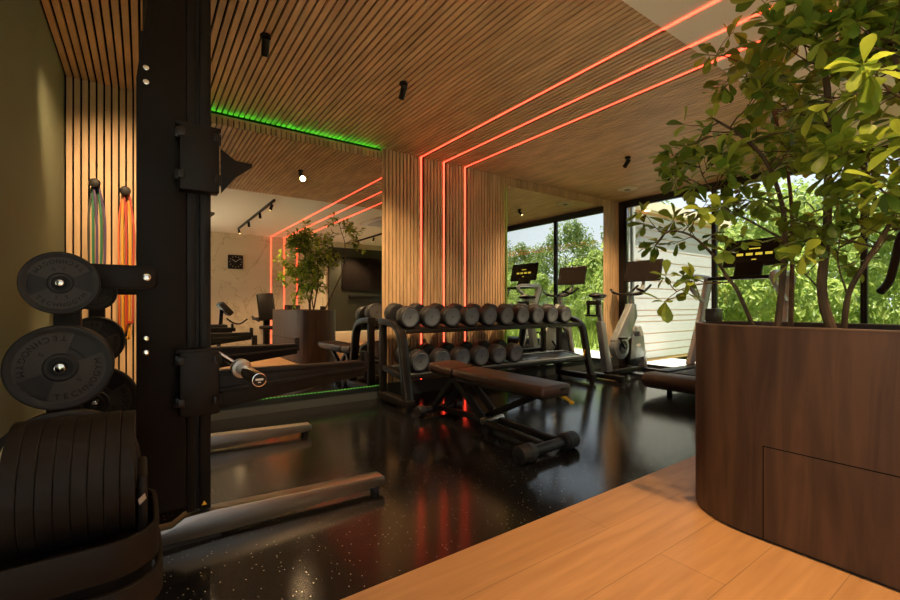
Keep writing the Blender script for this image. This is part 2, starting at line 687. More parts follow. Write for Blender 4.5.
struct(MB().box2((X0, YB + .001, 0), (X1 - .005, YB + .032, .150)).build('baseboard_back', mat('dark_baseboard', (.040, .048, .048), .5)))
f = MB()  # added window beside the camera, out of view, for extra daylight
for a in (-2.6, -.88, .84):
    f.box2((XL - .08, a, .12), (XL - .02, a + .06, 2.58))
f.box2((XL - .08, -2.54, .12), (XL - .02, .84, .17)).box2((XL - .08, -2.54, 2.53), (XL - .02, .84, 2.58))
fr = struct(f.build('window_6', M['frame']))
MB().box2((XL - .054, -2.54, .17), (XL - .046, .84, 2.53)).build('window_pane', M['glass'], fr)
f = MB()  # second added window, unseen behind the camera, to brighten the room
for a in (XL + .12, -.15, 1.06):
    f.box2((a, YF - .12, .12), (a + .06, YF - .06, 2.58))
f.box2((XL + .18, YF - .12, .12), (1.06, YF - .06, .17)).box2((XL + .18, YF - .12, 2.53), (1.06, YF - .06, 2.58))
fr = struct(f.build('window_7', M['frame']))
MB().box2((XL + .18, YF - .094, .17), (1.06, YF - .086, 2.53)).build('window_pane', M['glass'], fr)
# mirrors
MY = 4.215
for (a, c), lab, z0 in ((MIR1, 'large frameless wall mirror behind the power rack, reflecting the marble wall', MZ0),
                        (MIR2, 'wall mirror beside the window reflecting trees and the exercise bike', MZ0)):
    t = thing('wall_mirror', lab, 'mirror', ((a + c) / 2, MY, z0))
    MB().box2((a, MY, z0), (c, MY + .006, MZ1)).build('mirror_glass', M['mirror'], t)
    MB().box2((a + .05, MY + .0062, z0 + .012), (c - .03, YB - .001, MZ1 - .012)).build('mirror_backing', M['frame'], t)
g = MB().box2((MIR1[0], YB + .026, ZC - .0305), (MIR1[1], YB + .031, ZC - .0260))
tag(g.build('led_strip', M['led_green'], loc=(1.2, YB, ZC - .03)), 'green glowing light strip above the slats over the large mirror', 'light strip')
g = MB()
x = MIR1[0] + .01
while x < MIR1[1]:
    g.box2((x, MY + .002, MZ0 - .010), (x + .02, MY + .010, MZ0 - .001))
    x += .034
tag(g.build('led_strip', M['led_green_dim'], loc=(1.2, MY, MZ0)), 'dotted green light strip along the lower edge of the large mirror', 'light strip')
g = MB().box2((MIR2[0] + .036, MY + .012, MZ0), (MIR2[0] + .049, MY + .026, MZ1))
tag(g.build('led_strip', mat('led_green_soft', (.2, .8, .2), .5, emit=(.2, 1.0, .05), estr=.5), loc=(MIR2[0], MY, MZ0)), 'dim green light strip down the left edge of the window-side mirror', 'light strip')

# orange LED lines: wall, ceiling and opposite wall
LLAB = ('orange-red light line on wall and ceiling, the one nearest the large mirror',
        'orange-red light line on wall and ceiling, the middle one of three',
        'orange-red light line on wall and ceiling, the one nearest the windows')
for lx, lab in zip(LEDX, LLAB):
    g = MB()
    h = .009
    g.box2((lx - h, YB - .0008, .152), (lx + h, YB + .0008, ZC - .0008))
    g.box2((lx - h, YM, ZC - .0008), (lx + h, YB + .0008, ZC + .0008))
    g.box2((lx - h, YF + .001, ZC - .006), (lx + h, YM, ZC - .001))
    g.box2((lx - h, YF + .001, 0.02), (lx + h, YF + .006, ZC - .006))
    t = tag(g.build('led_line', M['led'], loc=(lx, YB, 0)), lab, 'light line', 'orange light lines')
    w_ = .0155
    g = MB().box2((lx - w_, YB + .001, .152), (lx + w_, YB + .031, ZC)).box2((lx - w_, YM + .002, ZC + .001), (lx + w_, YB + .031, ZC + .0215))
    g.build('profile', M['felt'], t)


# ------------------------------------------------------------------ lamps
def spot_lamp(name, loc, direction, watts, parent, size=R(95), blend=.7, rad=.03):
    l = bpy.data.lights.new(name, 'SPOT')
    l.energy = watts
    l.color = WARM
    l.spot_size = size
    l.spot_blend = blend
    l.shadow_soft_size = rad
    o = bpy.data.objects.new(name, l)
    COL.objects.link(o)
    o.parent = parent
    o.location = Vector(loc) - BASE[parent.name]
    o.rotation_euler = Vector(direction).to_track_quat('-Z', 'Y').to_euler()
    return o


SPOTS = [(-.20, 2.74, 'black ceiling spotlight in the corner over the resistance bands'),
         (.63, 2.89, 'black ceiling spotlight nearest the power rack'),
         (1.62, 2.90, 'black ceiling spotlight between the rack and the orange light lines'),
         (4.52, 2.88, 'black ceiling spotlight over the dumbbell rack, on the window side of the light lines'),
         (5.44, 2.87, 'black ceiling spotlight nearest the windows')]
for x, y, lab in SPOTS:
    t = thing('ceiling_spotlight', lab, 'spotlight', (x, y, ZC), 'ceiling spotlights')
    d = Vector((.10, .75, -.8)).normalized()
    MB().cyl((x, y, ZC - .022), (x, y, ZC - .0005), .032, bev=.003).build('ceiling_base', M['black'], t)
    MB().cyl((x, y, ZC - .045), (x, y, ZC - .02), .009).build('stem', M['black'], t)
    p = Vector((x, y, ZC - .055))
    MB().cyl(p - d * .03, p + d * .07, .024, bev=.003).build('lamp_body', M['dark_metal'], t)
    MB().cyl(p + d * .0703, p + d * .0715, .014).build('lens', M['lamp'], t)
    spot_lamp('spot_light', p + d * .09, Vector((.06, .95, -.62) if x < 0 else (.05, .62, -1)), SPOT_W * (.8 if x < 0 else 1), t, size=R(62 if x < 0 else 95), blend=1)

t = thing('smoke_detector', 'round flat disc on the slatted ceiling near the window corner', 'ceiling disc', (5.72, 3.65, ZC))
MB().lathe([(.0, -.028), (.10, -.026), (.135, -.014), (.14, -.0005), (0, -.0005)], (5.72, 3.65, ZC), (0, 0, 1)).build('disc', M['fascia'], t)
MB().lathe([(.0, -.034), (.035, -.034), (.045, -.0285), (0, -.0285)], (5.72, 3.65, ZC), (0, 0, 1)).build('disc_centre', M['pot'], t)


def track(x, y0, y1, heads, lab):
    t = thing('track_light', lab, 'track light', (x, (y0 + y1) / 2, ZC))
    MB().box2((x - .017, y0, ZC - .034), (x + .017, y1, ZC - .0005), bev=.002).build('track_rail', M['black'], t)
    for (y, d, lit) in heads:
        d = Vector(d).normalized()
        p = Vector((x, y, ZC - .085))
        s = MB().cyl((x, y, ZC - .09), (x, y, ZC - .03), .009)
        s.cyl(p - d * .04, p + d * .06, .024, bev=.003)
        hd = s.build('spot_head', M['black'], t)
        MB().cyl(p + d * .0603, p + d * .062, .016).build('lens', M['lamp'] if lit else M['white'], hd)
        if lit:
            spot_lamp('track_spot', p + d * .10, d, TRACK_W, t)


track(1.72, -2.05, 1.15, [(-1.95, (.1, .55, -1), 1), (-.9, (.15, -.25, -1), 1), (.1, (.15, -.15, -1), 1), (.95, (-.3, -.1, -1), 1)],
      'black track with spotlights on the white ceiling by the clock wall')
track(4.6, -2.4, .0 - .25, [(-2.2, (0, -.4, -1), 1), (-1.3, (-.3, -.2, -1), 1), (-.5, (-.6, -.2, -1), 1)],
      'black track with spotlights on the white ceiling in front of the television')

# air conditioner cassette on the white ceiling
t = thing('air_conditioner', 'white ceiling air conditioner cassette with a black slotted grille', 'air conditioner', (4.15, .42, ZC))
MB().box2((3.68, -.02, ZC - .035), (4.60, .86, ZC - .0005), bev=.012).build('cassette_panel', M['white'], t)
g = MB().box2((3.80, .10, ZC - .0375), (4.48, .74, ZC - .0352))
g.build('grille_recess', M['felt'], t)
g = MB()
for i in range(17):
    g.box2((3.80, .105 + i * .0385, ZC - .046), (4.48, .105 + i * .0385 + .016, ZC - .0377))
g.build('grille', M['white'], t)

# ------------------------------------------------------------------ far side of the room (seen in the large mirror)
t = thing('media_wall_panel', 'dark green wall panel behind the television', 'wall panel', (5.2, YF, 0))
MB().box2((4.05, YF + .001, .30), (X1 - .02, YF + .06, 2.55), bev=.004).build('panel', M['panel_green'], t)
tag(MB().box2((3.9, YF + .001, .0), (X1 - .02, YF + .42, .29), bev=.01).build('low_bench', M['wall_pale'], loc=(5.1, YF, 0)),
    'long pale low ledge under the television panel', 'ledge')
t = thing('television', 'large black television on the dark green panel', 'television', (5.2, YF + .06, 1.45))
MB().box2((4.40, YF + .0605, 1.40), (6.0, YF + .10, 2.32), bev=.006).build('screen_case', M['black'], t)
MB().box2((4.42, YF + .1002, 1.42), (5.98, YF + .102, 2.30)).build('screen', M['screen'], t)
t = thing('soundbar', 'black soundbar on the green panel below the television', 'soundbar', (5.1, YF + .06, 1.18))
MB().box2((4.6, YF + .0605, 1.17), (5.7, YF + .14, 1.27), bev=.012).build('soundbar_body', M['black'], t)
t = thing('wall_clock', 'square black clock with rounded corners on the marble wall', 'clock', (1.80, YF, 2.02))
MB().box((1.80, YF + .025, 2.02), (.33, .045, .33), bev=.07 * .3, seg=3).build('clock_case', M['black'], t)
g = MB()
for k in range(12):
    a = k * PI / 6
    g.box((1.80 + .125 * math.sin(a), YF + .0488, 2.02 + .125 * math.cos(a)), (.008, .0015, .026), rot=(0, a, 0))
g.build('clock_marks', M['white'], t)
g = MB()
g.box((1.80 - .035, YF + .0495, 2.02 + .025), (.010, .0015, .09), rot=(0, R(-55), 0))
g.box((1.80 + .045, YF + .0495, 2.02 + .035), (.007, .0015, .12), rot=(0, R(52), 0))
g.build('clock_hands', M['white'], t)

# incline bench in front of the marble wall
t = thing('incline_bench', 'black incline bench machine in front of the marble wall', 'exercise bench', (1.35, -1.9, 0))
MB().box((1.42, -1.8, .92), (.32, .5, .12), rot=(0, R(48), 0), bev=.03).build('arm_pad', M['black'], t)
MB().bar((1.30, -1.8, .06), (1.36, -1.8, .90), .07, .07, bev=.006).build('post', M['black'], t)
MB().tube(smooth_path([(1.45, -1.8, .72), (1.58, -1.8, .62), (1.72, -1.8, .60), (1.86, -1.8, .70)], 5), .018).build('lever', M['dark_metal'], t)
MB().box2((1.10, -1.86, .44), (1.62, -1.74, .52), bev=.01).build('seat_beam', M['black'], t)
MB().box2((1.12, -2.0, .525), (1.45, -1.6, .59), bev=.02).build('seat', M['black'], t)
MB().box2((.95, -1.87, .0), (2.10, -1.73, .12), bev=.01).build('base', M['black'], t)
MB().box2((1.95, -1.86, .12), (2.05, -1.74, .34), bev=.01).build('foot_block', M['black'], t)
# seated machine
t = thing('chest_press_machine', 'black seated press machine with a tall backrest by the light lines', 'exercise machine', (2.35, -2.1, 0))
MB().box((2.30, -2.05, .96), (.36, .10, .62), rot=(R(10), R(-4), 0), bev=.03).build('backrest', M['black'], t)
MB().box2((2.12, -1.95, .46), (2.50, -1.50, .54), bev=.03).build('seat', M['black'], t)
MB().box2((2.26, -2.2, .0), (2.38, -2.06, .80), bev=.01).build('column', M['black'], t)
MB().box2((2.05, -2.25, .0), (2.95, -2.12, .10), bev=.01).box2((2.26, -2.12, 0), (2.38, -1.2, .08), bev=.01).build('base', M['black'], t)
for s, n in ((-1, 0), (1, 1)):
    MB().tube(smooth_path([(2.32 + s * .30, -2.1, .74), (2.32 + s * .36, -1.7, .72), (2.32 + s * .30, -1.45, .66)], 5), .024).build('press_arm', M['dark_metal'], t)
MB().box2((2.02, -2.16, .66), (3.05, -2.06, .72), bev=.01).build('cross_beam', M['black'], t)
MB().box2((2.75, -2.3, .1), (3.05, -2.0, 1.0), bev=.02).build('weight_tower', M['black'], t)


# ------------------------------------------------------------------ power rack
RX = .24
RYS = (2.12, 3.35)
t = thing('power_rack', 'tall black power rack with steel feet along the left wall', 'power rack', (.12, 2.73, 0))
for k, ry in enumerate(RYS):
    pl = [(-.02, .155), (.150, .155), (.150, 2.60), (.062, 2.60), (-.02, 1.90)]
    up = MB().prism(pl, (0, ry + .018, 0), (1, 0, 0), (0, 0, 1), .018, bev=.002).build('upright_plate', M['black_plate'], t)
    c = MB()
    c.box2((.152, ry - .004, .13), (.184, ry + .10, 2.60), bev=.003)
    c.box2((.199, ry - .004, .13), (.240, ry + .10, 2.60), bev=.003)
    c.box2((.184, ry + .016, .13), (.199, ry + .10, 2.60))
    c.box2((-.01, ry + .0185, .16), (.150, ry + .08, 2.1))
    c.build('column', M['black'], t)
    for z in (1.947, 1.890, .866, .810):
        bl = MB()
        bl.cyl((.012, ry - .0015, z), (.012, ry - .006, z), .011, bev=.002)
        bl.cyl((.012, ry - .006, z), (.012, ry - .0075, z), .005)
        bl.build('bolt', M['chrome'], up)
    # long steel foot
    prof = [(-.12, .02), (-.12, .085), (.10, .085), (.145, .115), (.26, .118), (1.05, .088), (1.065, .075), (1.065, .038), (.99, .032), (.30, .012), (.10, .02)]
    MB().prism(prof, (0, ry + .062, 0), (1, 0, 0), (0, 0, 1), .07, bev=.004).build('foot', M['steel'], t)
    MB().cyl((1.02, ry + .027, 0), (1.02, ry + .027, .036), .026, bev=.003).build('foot_pad', M['rubber'], t)
    MB().cyl((-.06, ry + .027, 0), (-.06, ry + .027, .03), .026).build('foot_pad', M['rubber'], t)
    MB().box2((.05, ry - .005, 0), (.28, ry + .06, .018)).build('sole_plate', M['rubber'], t)
    # carriages on the column
    for z, hook in ((1.612, 1), (.690, 0)):
        c = MB()
        c.box2((.122, ry - .075, z - .145), (.264, ry - .012, z + .120), bev=.006)
        c.box2((.108, ry - .070, z + .114), (.272, ry - .006, z + .130), bev=.004)
        car = c.build('carriage', M['black'], t)
        for zz in (-.085, .085):
            c = MB()
            for lo, hi in (((.106, ry - .060, z + zz - .020), (.122, ry - .03, z + zz + .020)), ((.112, ry - .083, z + zz - .016), (.140, ry - .0755, z + zz + .016)),
                           ((.240, ry - .083, z + zz - .016), (.256, ry - .0755, z + zz + .016)), ((.2645, ry - .060, z + zz - .022), (.273, ry - .03, z + zz + .022))):
                MB().box2(lo, hi, bev=.003).build('carriage_clip', M['dark_metal'], car)
        if hook:
            MB().prism([(.273, z + .055), (.330, z + .015), (.398, z + .012), (.398, z - .002), (.33, z - .06), (.275, z - .135)],
                       (0, ry - .028, 0), (1, 0, 0), (0, 0, 1), .014, bev=.002).build('bar_hook', M['black'], t)
        else:
            a = MB()
            y0, y1 = ry - .005, ry + .055
            a.prism([(.245, .545), (.245, .715), (.955, .705), (.955, .632)], (0, y1, 0), (1, 0, 0), (0, 0, 1), y1 - y0, bev=.004)
            a.prism([(.245, .618), (.245, .640), (.952, .680), (.952, .664)], (0, y1 + .010, 0), (1, 0, 0), (0, 0, 1), y1 - y0 + .020, bev=.003)
            a.box2((.245, y0 - .006, .692), (.95, y1 + .006, .708), bev=.003)
            a.box2((.945, y0 - .002, .655), (.972, y1 + .002, .755), bev=.004)
            a.build('spotter_arm', M['black'], t)
c = MB().box2((-.0, RYS[0] + .105, 2.44), (.14, RYS[1] - .005, 2.54), bev=.006)
c.build('top_beam', M['black'], t)
MB().bar((.20, RYS[0] + .105, 2.20), (.20, RYS[1] - .005, 2.20), .03, .03).build('rear_brace', M['black'], t)
# yellow warning triangle
MB().prism([(0, 0), (.020, 0), (.010, .018)], (.205, RYS[0] - .0055, .150), (1, 0, 0), (0, 0, 1), .001).build('warning_label', M['yellow'], t)

# plate storage posts
PX, PH = -.214, ((1.07, .100), (.800, .136), (.46, .200))


def hub_text(mb, s, rad, size, centre_ang, y, flip=1):
    """letters along the lower arc, tops towards the hub, rotated about the plate axis"""
    n = len(s)
    step = size * .86 / rad
    for i, ch in enumerate(s):
        if ch == ' ':
            continue
        a = (i - (n - 1) / 2) * step
        th = centre_ang + a                       # 0 = straight down, growing towards +x
        px, pz = rad * math.sin(th), -rad * math.cos(th)
        # text plane: x along tangent, y towards the hub, z towards -Y
        ex = Vector((math.cos(th), 0, math.sin(th)))
        ey = Vector((-math.sin(th), 0, math.cos(th)))
        ez = Vector((0, -1, 0))
        m = Matrix((ex, ey, ez)).transposed().to_4x4()
        m.translation = Vector((px, y, pz))
        mb.text(ch, size, m, .0006)


def plate_bm(rad, th, grip=True):
    """weight plate facing -Y, centred on the origin, thickness th: rim, web, hub and two grip slots"""
    nt_ = 72
    fr = [.115, .20, .30, .335, .46, .80, .84, .90, .97, 1.0]
    dy = [-.40, -.50, -.50, -.36, -.36, -.36, -.36, -.50, -.50, -.40]   # front face, in th
    t = bmesh.new()
    F, B = [], []
    for f, d in zip(fr, dy):
        F.append([t.verts.new((rad * f * math.sin(2 * PI * k / nt_), d * th, -rad * f * math.cos(2 * PI * k / nt_))) for k in range(nt_)])
        B.append([t.verts.new((rad * f * math.sin(2 * PI * k / nt_), -d * th, -rad * f * math.cos(2 * PI * k / nt_))) for k in range(nt_)])

    def hole(j, k):
        if not grip or j not in (4,):
            return False
        a = (k + .5) / nt_ * 360
        return abs(a - 90) < 24 or abs(a - 270) < 24
    for j in range(len(fr) - 1):
        for k in range(nt_):
            k2 = (k + 1) % nt_
            if hole(j, k):
                if not hole(j, k - 1):
                    t.faces.new((F[j][k], F[j + 1][k], B[j + 1][k], B[j][k]))
                if not hole(j, k + 1):
                    t.faces.new((F[j][k2], B[j][k2], B[j + 1][k2], F[j + 1][k2]))
                t.faces.new((F[j][k], B[j][k], B[j][k2], F[j][k2]))
                t.faces.new((F[j + 1][k], F[j + 1][k2], B[j + 1][k2], B[j + 1][k]))
                continue
            t.faces.new((F[j][k], F[j][k2], F[j + 1][k2], F[j + 1][k]))
            t.faces.new((B[j][k], B[j + 1][k], B[j + 1][k2], B[j][k2]))
    for k in range(nt_):
        k2 = (k + 1) % nt_
        t.faces.new((F[-1][k], F[-1][k2], B[-1][k2], B[-1][k]))
        t.faces.new((F[0][k], B[0][k], B[0][k2], F[0][k2]))
    m = MB()
    m._merge(t)
    if grip:
        m.lathe([(rad * .45, -.06 * th), (rad * .81, -.06 * th), (rad * .81, .06 * th), (rad * .45, .06 * th), (rad * .45, -.06 * th)], (0, 0, 0), (0, -1, 0), seg=48)
    return m


def weight_plate(rad, th, kg, label, loc, roll):
    t = thing('weight_plate', label, 'weight plate', loc, 'weight plates on the storage posts', world=False)
    t.rotation_euler = (0, roll, 0)
    o = plate_bm(rad, th).build('plate_body', [M['rubber'], M['plate_face']], t)
    for p in o.data.polygons:
        rc = math.hypot(p.center.x, p.center.z) / rad
        a_ = math.degrees(math.atan2(abs(p.center.z), abs(p.center.x)))
        if .33 < rc < .84 and abs(p.center.y) > .3 * th and a_ > 24:
            p.material_index = 1
    for ca in (0, PI):
        g = MB()
        hub_text(g, 'TECHNOGYM', rad * .70, rad * .185, ca, -.375 * th)
        hub_text(g, kg, rad * .47, rad * .15, ca, -.375 * th)
        g.build('lettering', M['emboss'], t)
    MB().lathe([(rad * .115, -.2 * th), (rad * .115, -.5 * th - .001), (rad * .17, -.5 * th - .001), (rad * .19, -.5 * th + .001)], (0, 0, 0), (0, -1, 0)).lathe(
        [(rad * .116, -.5 * th), (rad * .15, .5 * th + .0015), (rad * .22, .5 * th + .0015), (rad * .23, .5 * th)], (0, 0, 0), (0, -1, 0)).build('hub_ring', M['black'], t)
    return t


PNAMES = [('small 2.5 kilo black weight plate, topmost on the near storage post', 'medium 5 kilo black weight plate, outer of the pair below the small near one', 'medium black weight plate directly behind the outer 5 kilo near plate', 'large black weight plate low on the near storage post, behind the adjustable dumbbell'),
          ('small black weight plate topmost on the far storage post by the bands', 'medium black weight plate on the middle peg of the far storage post', 'medium black weight plate behind the middle one on the far storage post', 'large black weight plate lowest on the far storage post')]
for k, (py, lab) in enumerate(((2.03, 'black plate storage post nearest the camera, bolted to the rack'),
                               (3.26, 'black plate storage post further back, bolted to the rear rack upright'))):
    t = thing('plate_storage_post', lab, 'plate storage post', (PX, py, 0))
    MB().box2((PX - .036, py - .03, .02), (PX + .036, py + .03, 1.14), bev=.004).build('post', M['black'], t)
    MB().box2((PX - .10, py - .16, 0), (PX + .10, py + .16, .02), bev=.004).build('base_plate', M['black'], t)
    a = [(PX + .0365, 1.063), (PX + .0365, 1.155), (.030, 1.155), (.048, 1.138), (.048, 1.080), (.030, 1.063)]
    ry = RYS[k]
    br = MB().prism(a, (0, ry - .008, 0), (1, 0, 0), (0, 0, 1), .016, bev=.003)
    br.box2((PX - .03, py + .0302, 1.07), (PX + .034, ry - .0085, 1.135), bev=.002).build('bracket', M['black'], t)
    MB().cyl((.014, ry - .0245, 1.109), (.014, ry - .032, 1.109), .015, bev=.002).cyl((.014, ry - .032, 1.109), (.014, ry - .034, 1.109), .006).build('bracket_bolt', M['chrome'], t)
    for j, (z, rad) in enumerate(PH):
        pg = MB().cyl((PX, py - .0305, z), (PX, py - .185, z), .011 if j == 0 else .0145)
        pg.build('peg', M['dark_metal'], t)
        MB().cyl((PX, py - .1852, z), (PX, py - .192, z), .0105 if j == 0 else .014, bev=.002).build('peg_cap', M['chrome'], t)
    y = py
    th = .032
    n = PNAMES[k]
    weight_plate(.100, .030, '2.5', n[0], (PX, y - .165, PH[0][0]), R(-4))
    weight_plate(.136, .034, '5', n[1], (PX, y - .160, PH[1][0]), R(-47))
    weight_plate(.136, .034, '5', n[2], (PX, y - .122, PH[1][0]), R(-20))
    weight_plate(.200, .040, '10', n[3], (PX + .01 * (1 - k), y - .155, PH[2][0]), R(-60))

# barbell across the spotter arms
t = thing('barbell', 'steel barbell resting across the spotter arms of the rack', 'barbell', (.345, 2.8, .72))
BX, BZ = .345, .7292
MB().cyl((BX, 2.06, BZ), (BX, 3.52, BZ), .014).build('shaft', M['chrome'], t)
for s, ya, yb in ((1, 2.06, 1.68), (-1, 3.52, 3.90)):
    MB().cyl((BX, ya - s * .04, BZ), (BX, yb, BZ), .0255, bev=.002).build('sleeve', M['chrome'], t)
    MB().cyl((BX, ya, BZ), (BX, ya - s * .045, BZ), .040, bev=.004).build('collar', M['steel'], t)
    e = MB().cyl((BX, yb - s * .0002, BZ), (BX, yb - s * .001, BZ), .0215)
    ec = e.build('end_cap', M['black'], t)
    if s == 1:
        MB().box((BX, yb - .0017, BZ + .002), (.026, .001, .007)).box((BX, yb - .0017, BZ - .008), (.010, .001, .003)).build('end_logo', M['white'], ec)

# resistance bands on their hooks
BH = [(-.289, 1.90, 'black wall hook holding the dark, green and purple bands'), (-.107, 1.87, 'black wall hook holding the orange, yellow and red bands')]
for x, z, lab in BH:
    t = thing('wall_hook', lab, 'hook', (x, YB, z), 'wall hooks for bands')
    MB().cyl((x, YB - .0005, z), (x, YB - .008, z), .028, bev=.002).cyl((x, YB - .008, z), (x, YB - .09, z), .012).build('hook_arm', M['black'], t)
    MB().lathe([(0, -.012), (.030, -.010), (.036, .0), (.030, .012), (0, .020)], (x, YB - .10, z + .004), (0, -1, 0), seg=24).build('hook_knob', M['black'], t)
    MB().box2((x - .016, YB - .02, z - .13), (x + .016, YB - .0005, z - .028), bev=.004).build('hook_plate', M['black'], t)


def band_mat(n, c):
    return mat(n, c, .55)


def band(x, z, yy, dx, width, length, m, lab):
    t_ = MB()
    r = .0145
    pts = []
    for k in range(9):
        a = PI * k / 8
        pts.append((x + dx * .2 + math.cos(a) * r, YB - yy, z + math.sin(a) * r))
    zb = z - length
    left = [(x + dx * .2 - r, YB - yy, z), (x + dx - .024, YB - yy - .004, z - .25), (x + dx - .022, YB - yy, z - length * .6)]
    bot = [(x + dx - .018, YB - yy, zb), (x + dx - .008, YB - yy, zb - .02), (x + dx + .008, YB - yy, zb - .02), (x + dx + .018, YB - yy, zb)]
    right = [(x + dx + .022, YB - yy, z - length * .6), (x + dx + .024, YB - yy - .004, z - .25)]
    loop = pts + left[1:] + bot + right
    loop = [Vector(p) for p in loop]
    t_.sweep(smooth_path(loop + [loop[0]], 4)[:-1], (0, 1, 0), .018, width, closed=True, bev=.001)
    return tag(t_.build('resistance_band', m, loc=(x, YB - yy, z - length)), lab, 'resistance band', 'resistance bands')


x, z = BH[0][0], BH[0][1]
band(x, z, .022, -.016, .012, 1.00, band_mat('band_dark', (.03, .028, .02)), 'dark loop band hanging on the hook by the left wall')
band(x, z, .044, .012, .016, 1.06, band_mat('band_green', (.008, .15, .06)), 'green loop band hanging between the dark and purple ones')
band(x, z, .068, .034, .014, .96, band_mat('band_purple', (.06, .03, .10)), 'purple loop band hanging beside the green one')
x, z = BH[1][0], BH[1][1]
band(x, z, .022, -.018, .012, 1.04, band_mat('band_orange', (.55, .10, .015)), 'orange loop band on the hook nearest the rack')
band(x, z, .044, .006, .016, 1.10, band_mat('band_yellow', (.62, .28, .015)), 'yellow loop band between the orange and red ones')
band(x, z, .068, .028, .012, .98, band_mat('band_red', (.35, .025, .012)), 'red loop band on the hook nearest the rack')

# ------------------------------------------------------------------ adjustable dumbbell on its stand
TX0, TX1, TY0, TY1 = -.57, .026, 1.095, 1.405


def rrect(x0, x1, y0, y1, r, n=8):
    pts = []
    for cx, cy, a0 in ((x1 - r, y1 - r, 0), (x0 + r, y1 - r, 90), (x0 + r, y0 + r, 180), (x1 - r, y0 + r, 270)):
        for k in range(n + 1):
            a = R(a0 + 90 * k / n)
            pts.append((cx + r * math.cos(a), cy + r * math.sin(a)))
    return pts


t = thing('dumbbell_stand', 'black stand with a rounded tray under the adjustable dumbbell', 'dumbbell stand', (-.24, 1.25, 0))
MB().sweep([(x, y, .490) for x, y in rrect(TX0, TX1, TY0, TY1, .085)], (0, 0, 1), .072, .010, closed=True, bev=.002).build('tray_rim', M['black_plate'], t)
MB().prism(rrect(TX0 + .006, TX1 - .006, TY0 + .006, TY1 - .006, .08), (0, 0, .447), (1, 0, 0), (0, 1, 0), .016).build('tray_floor', M['black'], t)
MB().sweep([(x, y, .400) for x, y in rrect(TX0 - .004, TX1 + .006, TY0 - .006, TY1 + .006, .09)], (0, 0, 1), .062, .012, closed=True, bev=.002).build('lower_band', M['black_plate'], t)
MB().prism(rrect(TX0 + .008, TX1 - .008, TY0 + .008, TY1 - .008, .08), (0, 0, .385), (1, 0, 0), (0, 1, 0), .062).build('tray_core', M['felt'], t)
MB().box2((-.42, 1.18, .02), (-.26, 1.34, .385), bev=.01).build('pedestal', M['black'], t)
MB().box2((-.62, 1.08, 0), (-.16, 1.42, .02), bev=.006).build('base_plate', M['black'], t)
c = MB().box2((-.0095, 1.17, .4635), (.010, 1.33, .625), bev=.008)
eb = c.build('end_cradle', M['black'], t)
MB().prism([(0, 0), (.05, .012), (.062, 0), (.012, -.012)], (-.008, 1.168, .575), (.25, 0, 0), (0, 0, 1), .001).build('cradle_mark', M['steel'], eb)
for xx in (-.13, -.40):
    MB().box2((xx - .03, 1.17, .4635), (xx + .03, 1.33, .4855), bev=.003).build('cradle_block', M['rubber'], t)
t = thing('adjustable_dumbbell', 'large adjustable dumbbell of stacked black discs in a tray', 'dumbbell', (-.24, 1.25, .486))
ax = (1, 0, 0)
for x0, sgn, nm in ((-.217, 1, 'a'), (-.318, -1, 'b')):
    for i in range(8):
        xa = x0 + sgn * i * .0256
        rr = .135 if i < 7 else .132
        d = MB().lathe([(0, 0), (rr - .0012, 0), (rr, .0012), (rr, .0236), (rr - .0012, .0248), (0, .0248)], (xa, 1.25, .621), (sgn, 0, 0), seg=64)
        d.build('weight_disc', M['black_plate'], t)
MB().cyl((-.3175, 1.25, .621), (-.2175, 1.25, .621), .017).build('handle', M['steel'], t)
MB().lathe([(0, 0), (.095, 0), (.098, .003), (.098, .010), (0, .010)], (-.229, 1.25, .621), (1, 0, 0), seg=48).build('inner_collar', mat('pale_yellow', (.62, .56, .28), .5), t)

# ------------------------------------------------------------------ dumbbell rack and dumbbells
RL, RRX, RF, RB = 2.03, 4.74, 3.50, 4.13
TILT = R(6.5)
t = thing('dumbbell_rack', 'long two-tier black dumbbell rack against the slatted wall', 'dumbbell rack', (3.38, 3.8, 0))
for x in (RL, RRX):
    f = MB()
    arch = smooth_path([(x, 4.10, .835), (x, 3.90, .825), (x, 3.76, .785), (x, 3.68, .70), (x, 3.64, .55), (x, 3.59, .30), (x, RF + .03, .06)], 6)
    f.sweep(arch, (1, 0, 0), .085, .060, bev=.006)
    en = f.build('end_frame', M['dark_metal'], t)
    f = MB()
    f.bar((x, 4.07, .10), (x, 4.07, .80), .07, .05, up=(0, 1, 0), bev=.004)
    f.build('rear_post', M['black'], t)
    MB().bar((x, 4.10, .075), (x, RF - .01, .075), .09, .07, bev=.006).build('foot_beam', M['black'], t)
    MB().bar((x, 4.045, .36), (x, 3.60, .30), .05, .05, bev=.004).build('mid_brace', M['black'], t)
    for yy in (RF + .03, 4.06):
        MB().cyl((x, yy, 0), (x, yy, .045), .032, bev=.003).build('rubber_foot', M['rubber'], t)
    MB().box((x + .045 if x < 3 else x - .045, 3.615, .37), (.004, .022, .11), rot=(R(10), 0, 0)).build('yellow_tag', M['yellow'], en)


def shelf(yf, yb, z, nm):
    s = MB()
    dz = math.tan(TILT) * (yb - yf)
    s.prism([(yf, z), (yf, z - .035), (yf + .012, z - .035), (yf + .012, z - .012), (yb - .012, z + dz - .012), (yb - .012, z + dz - .03), (yb, z + dz - .03), (yb, z + dz)],
            (RL + .044, 0, 0), (0, 1, 0), (0, 0, 1), RRX - RL - .088, bev=.002)
    return s.build('shelf', M['dark_metal'], t)


def shelf_rails(yf, yb, z):
    g = MB()
    for fr in (.12, .88):
        y = yf + (yb - yf) * fr
        g.box(((RL + RRX) / 2, y, z + (y - yf) * math.tan(TILT) + .006), (RRX - RL - .10, .05, .011), rot=(TILT, 0, 0), bev=.002)
    return g


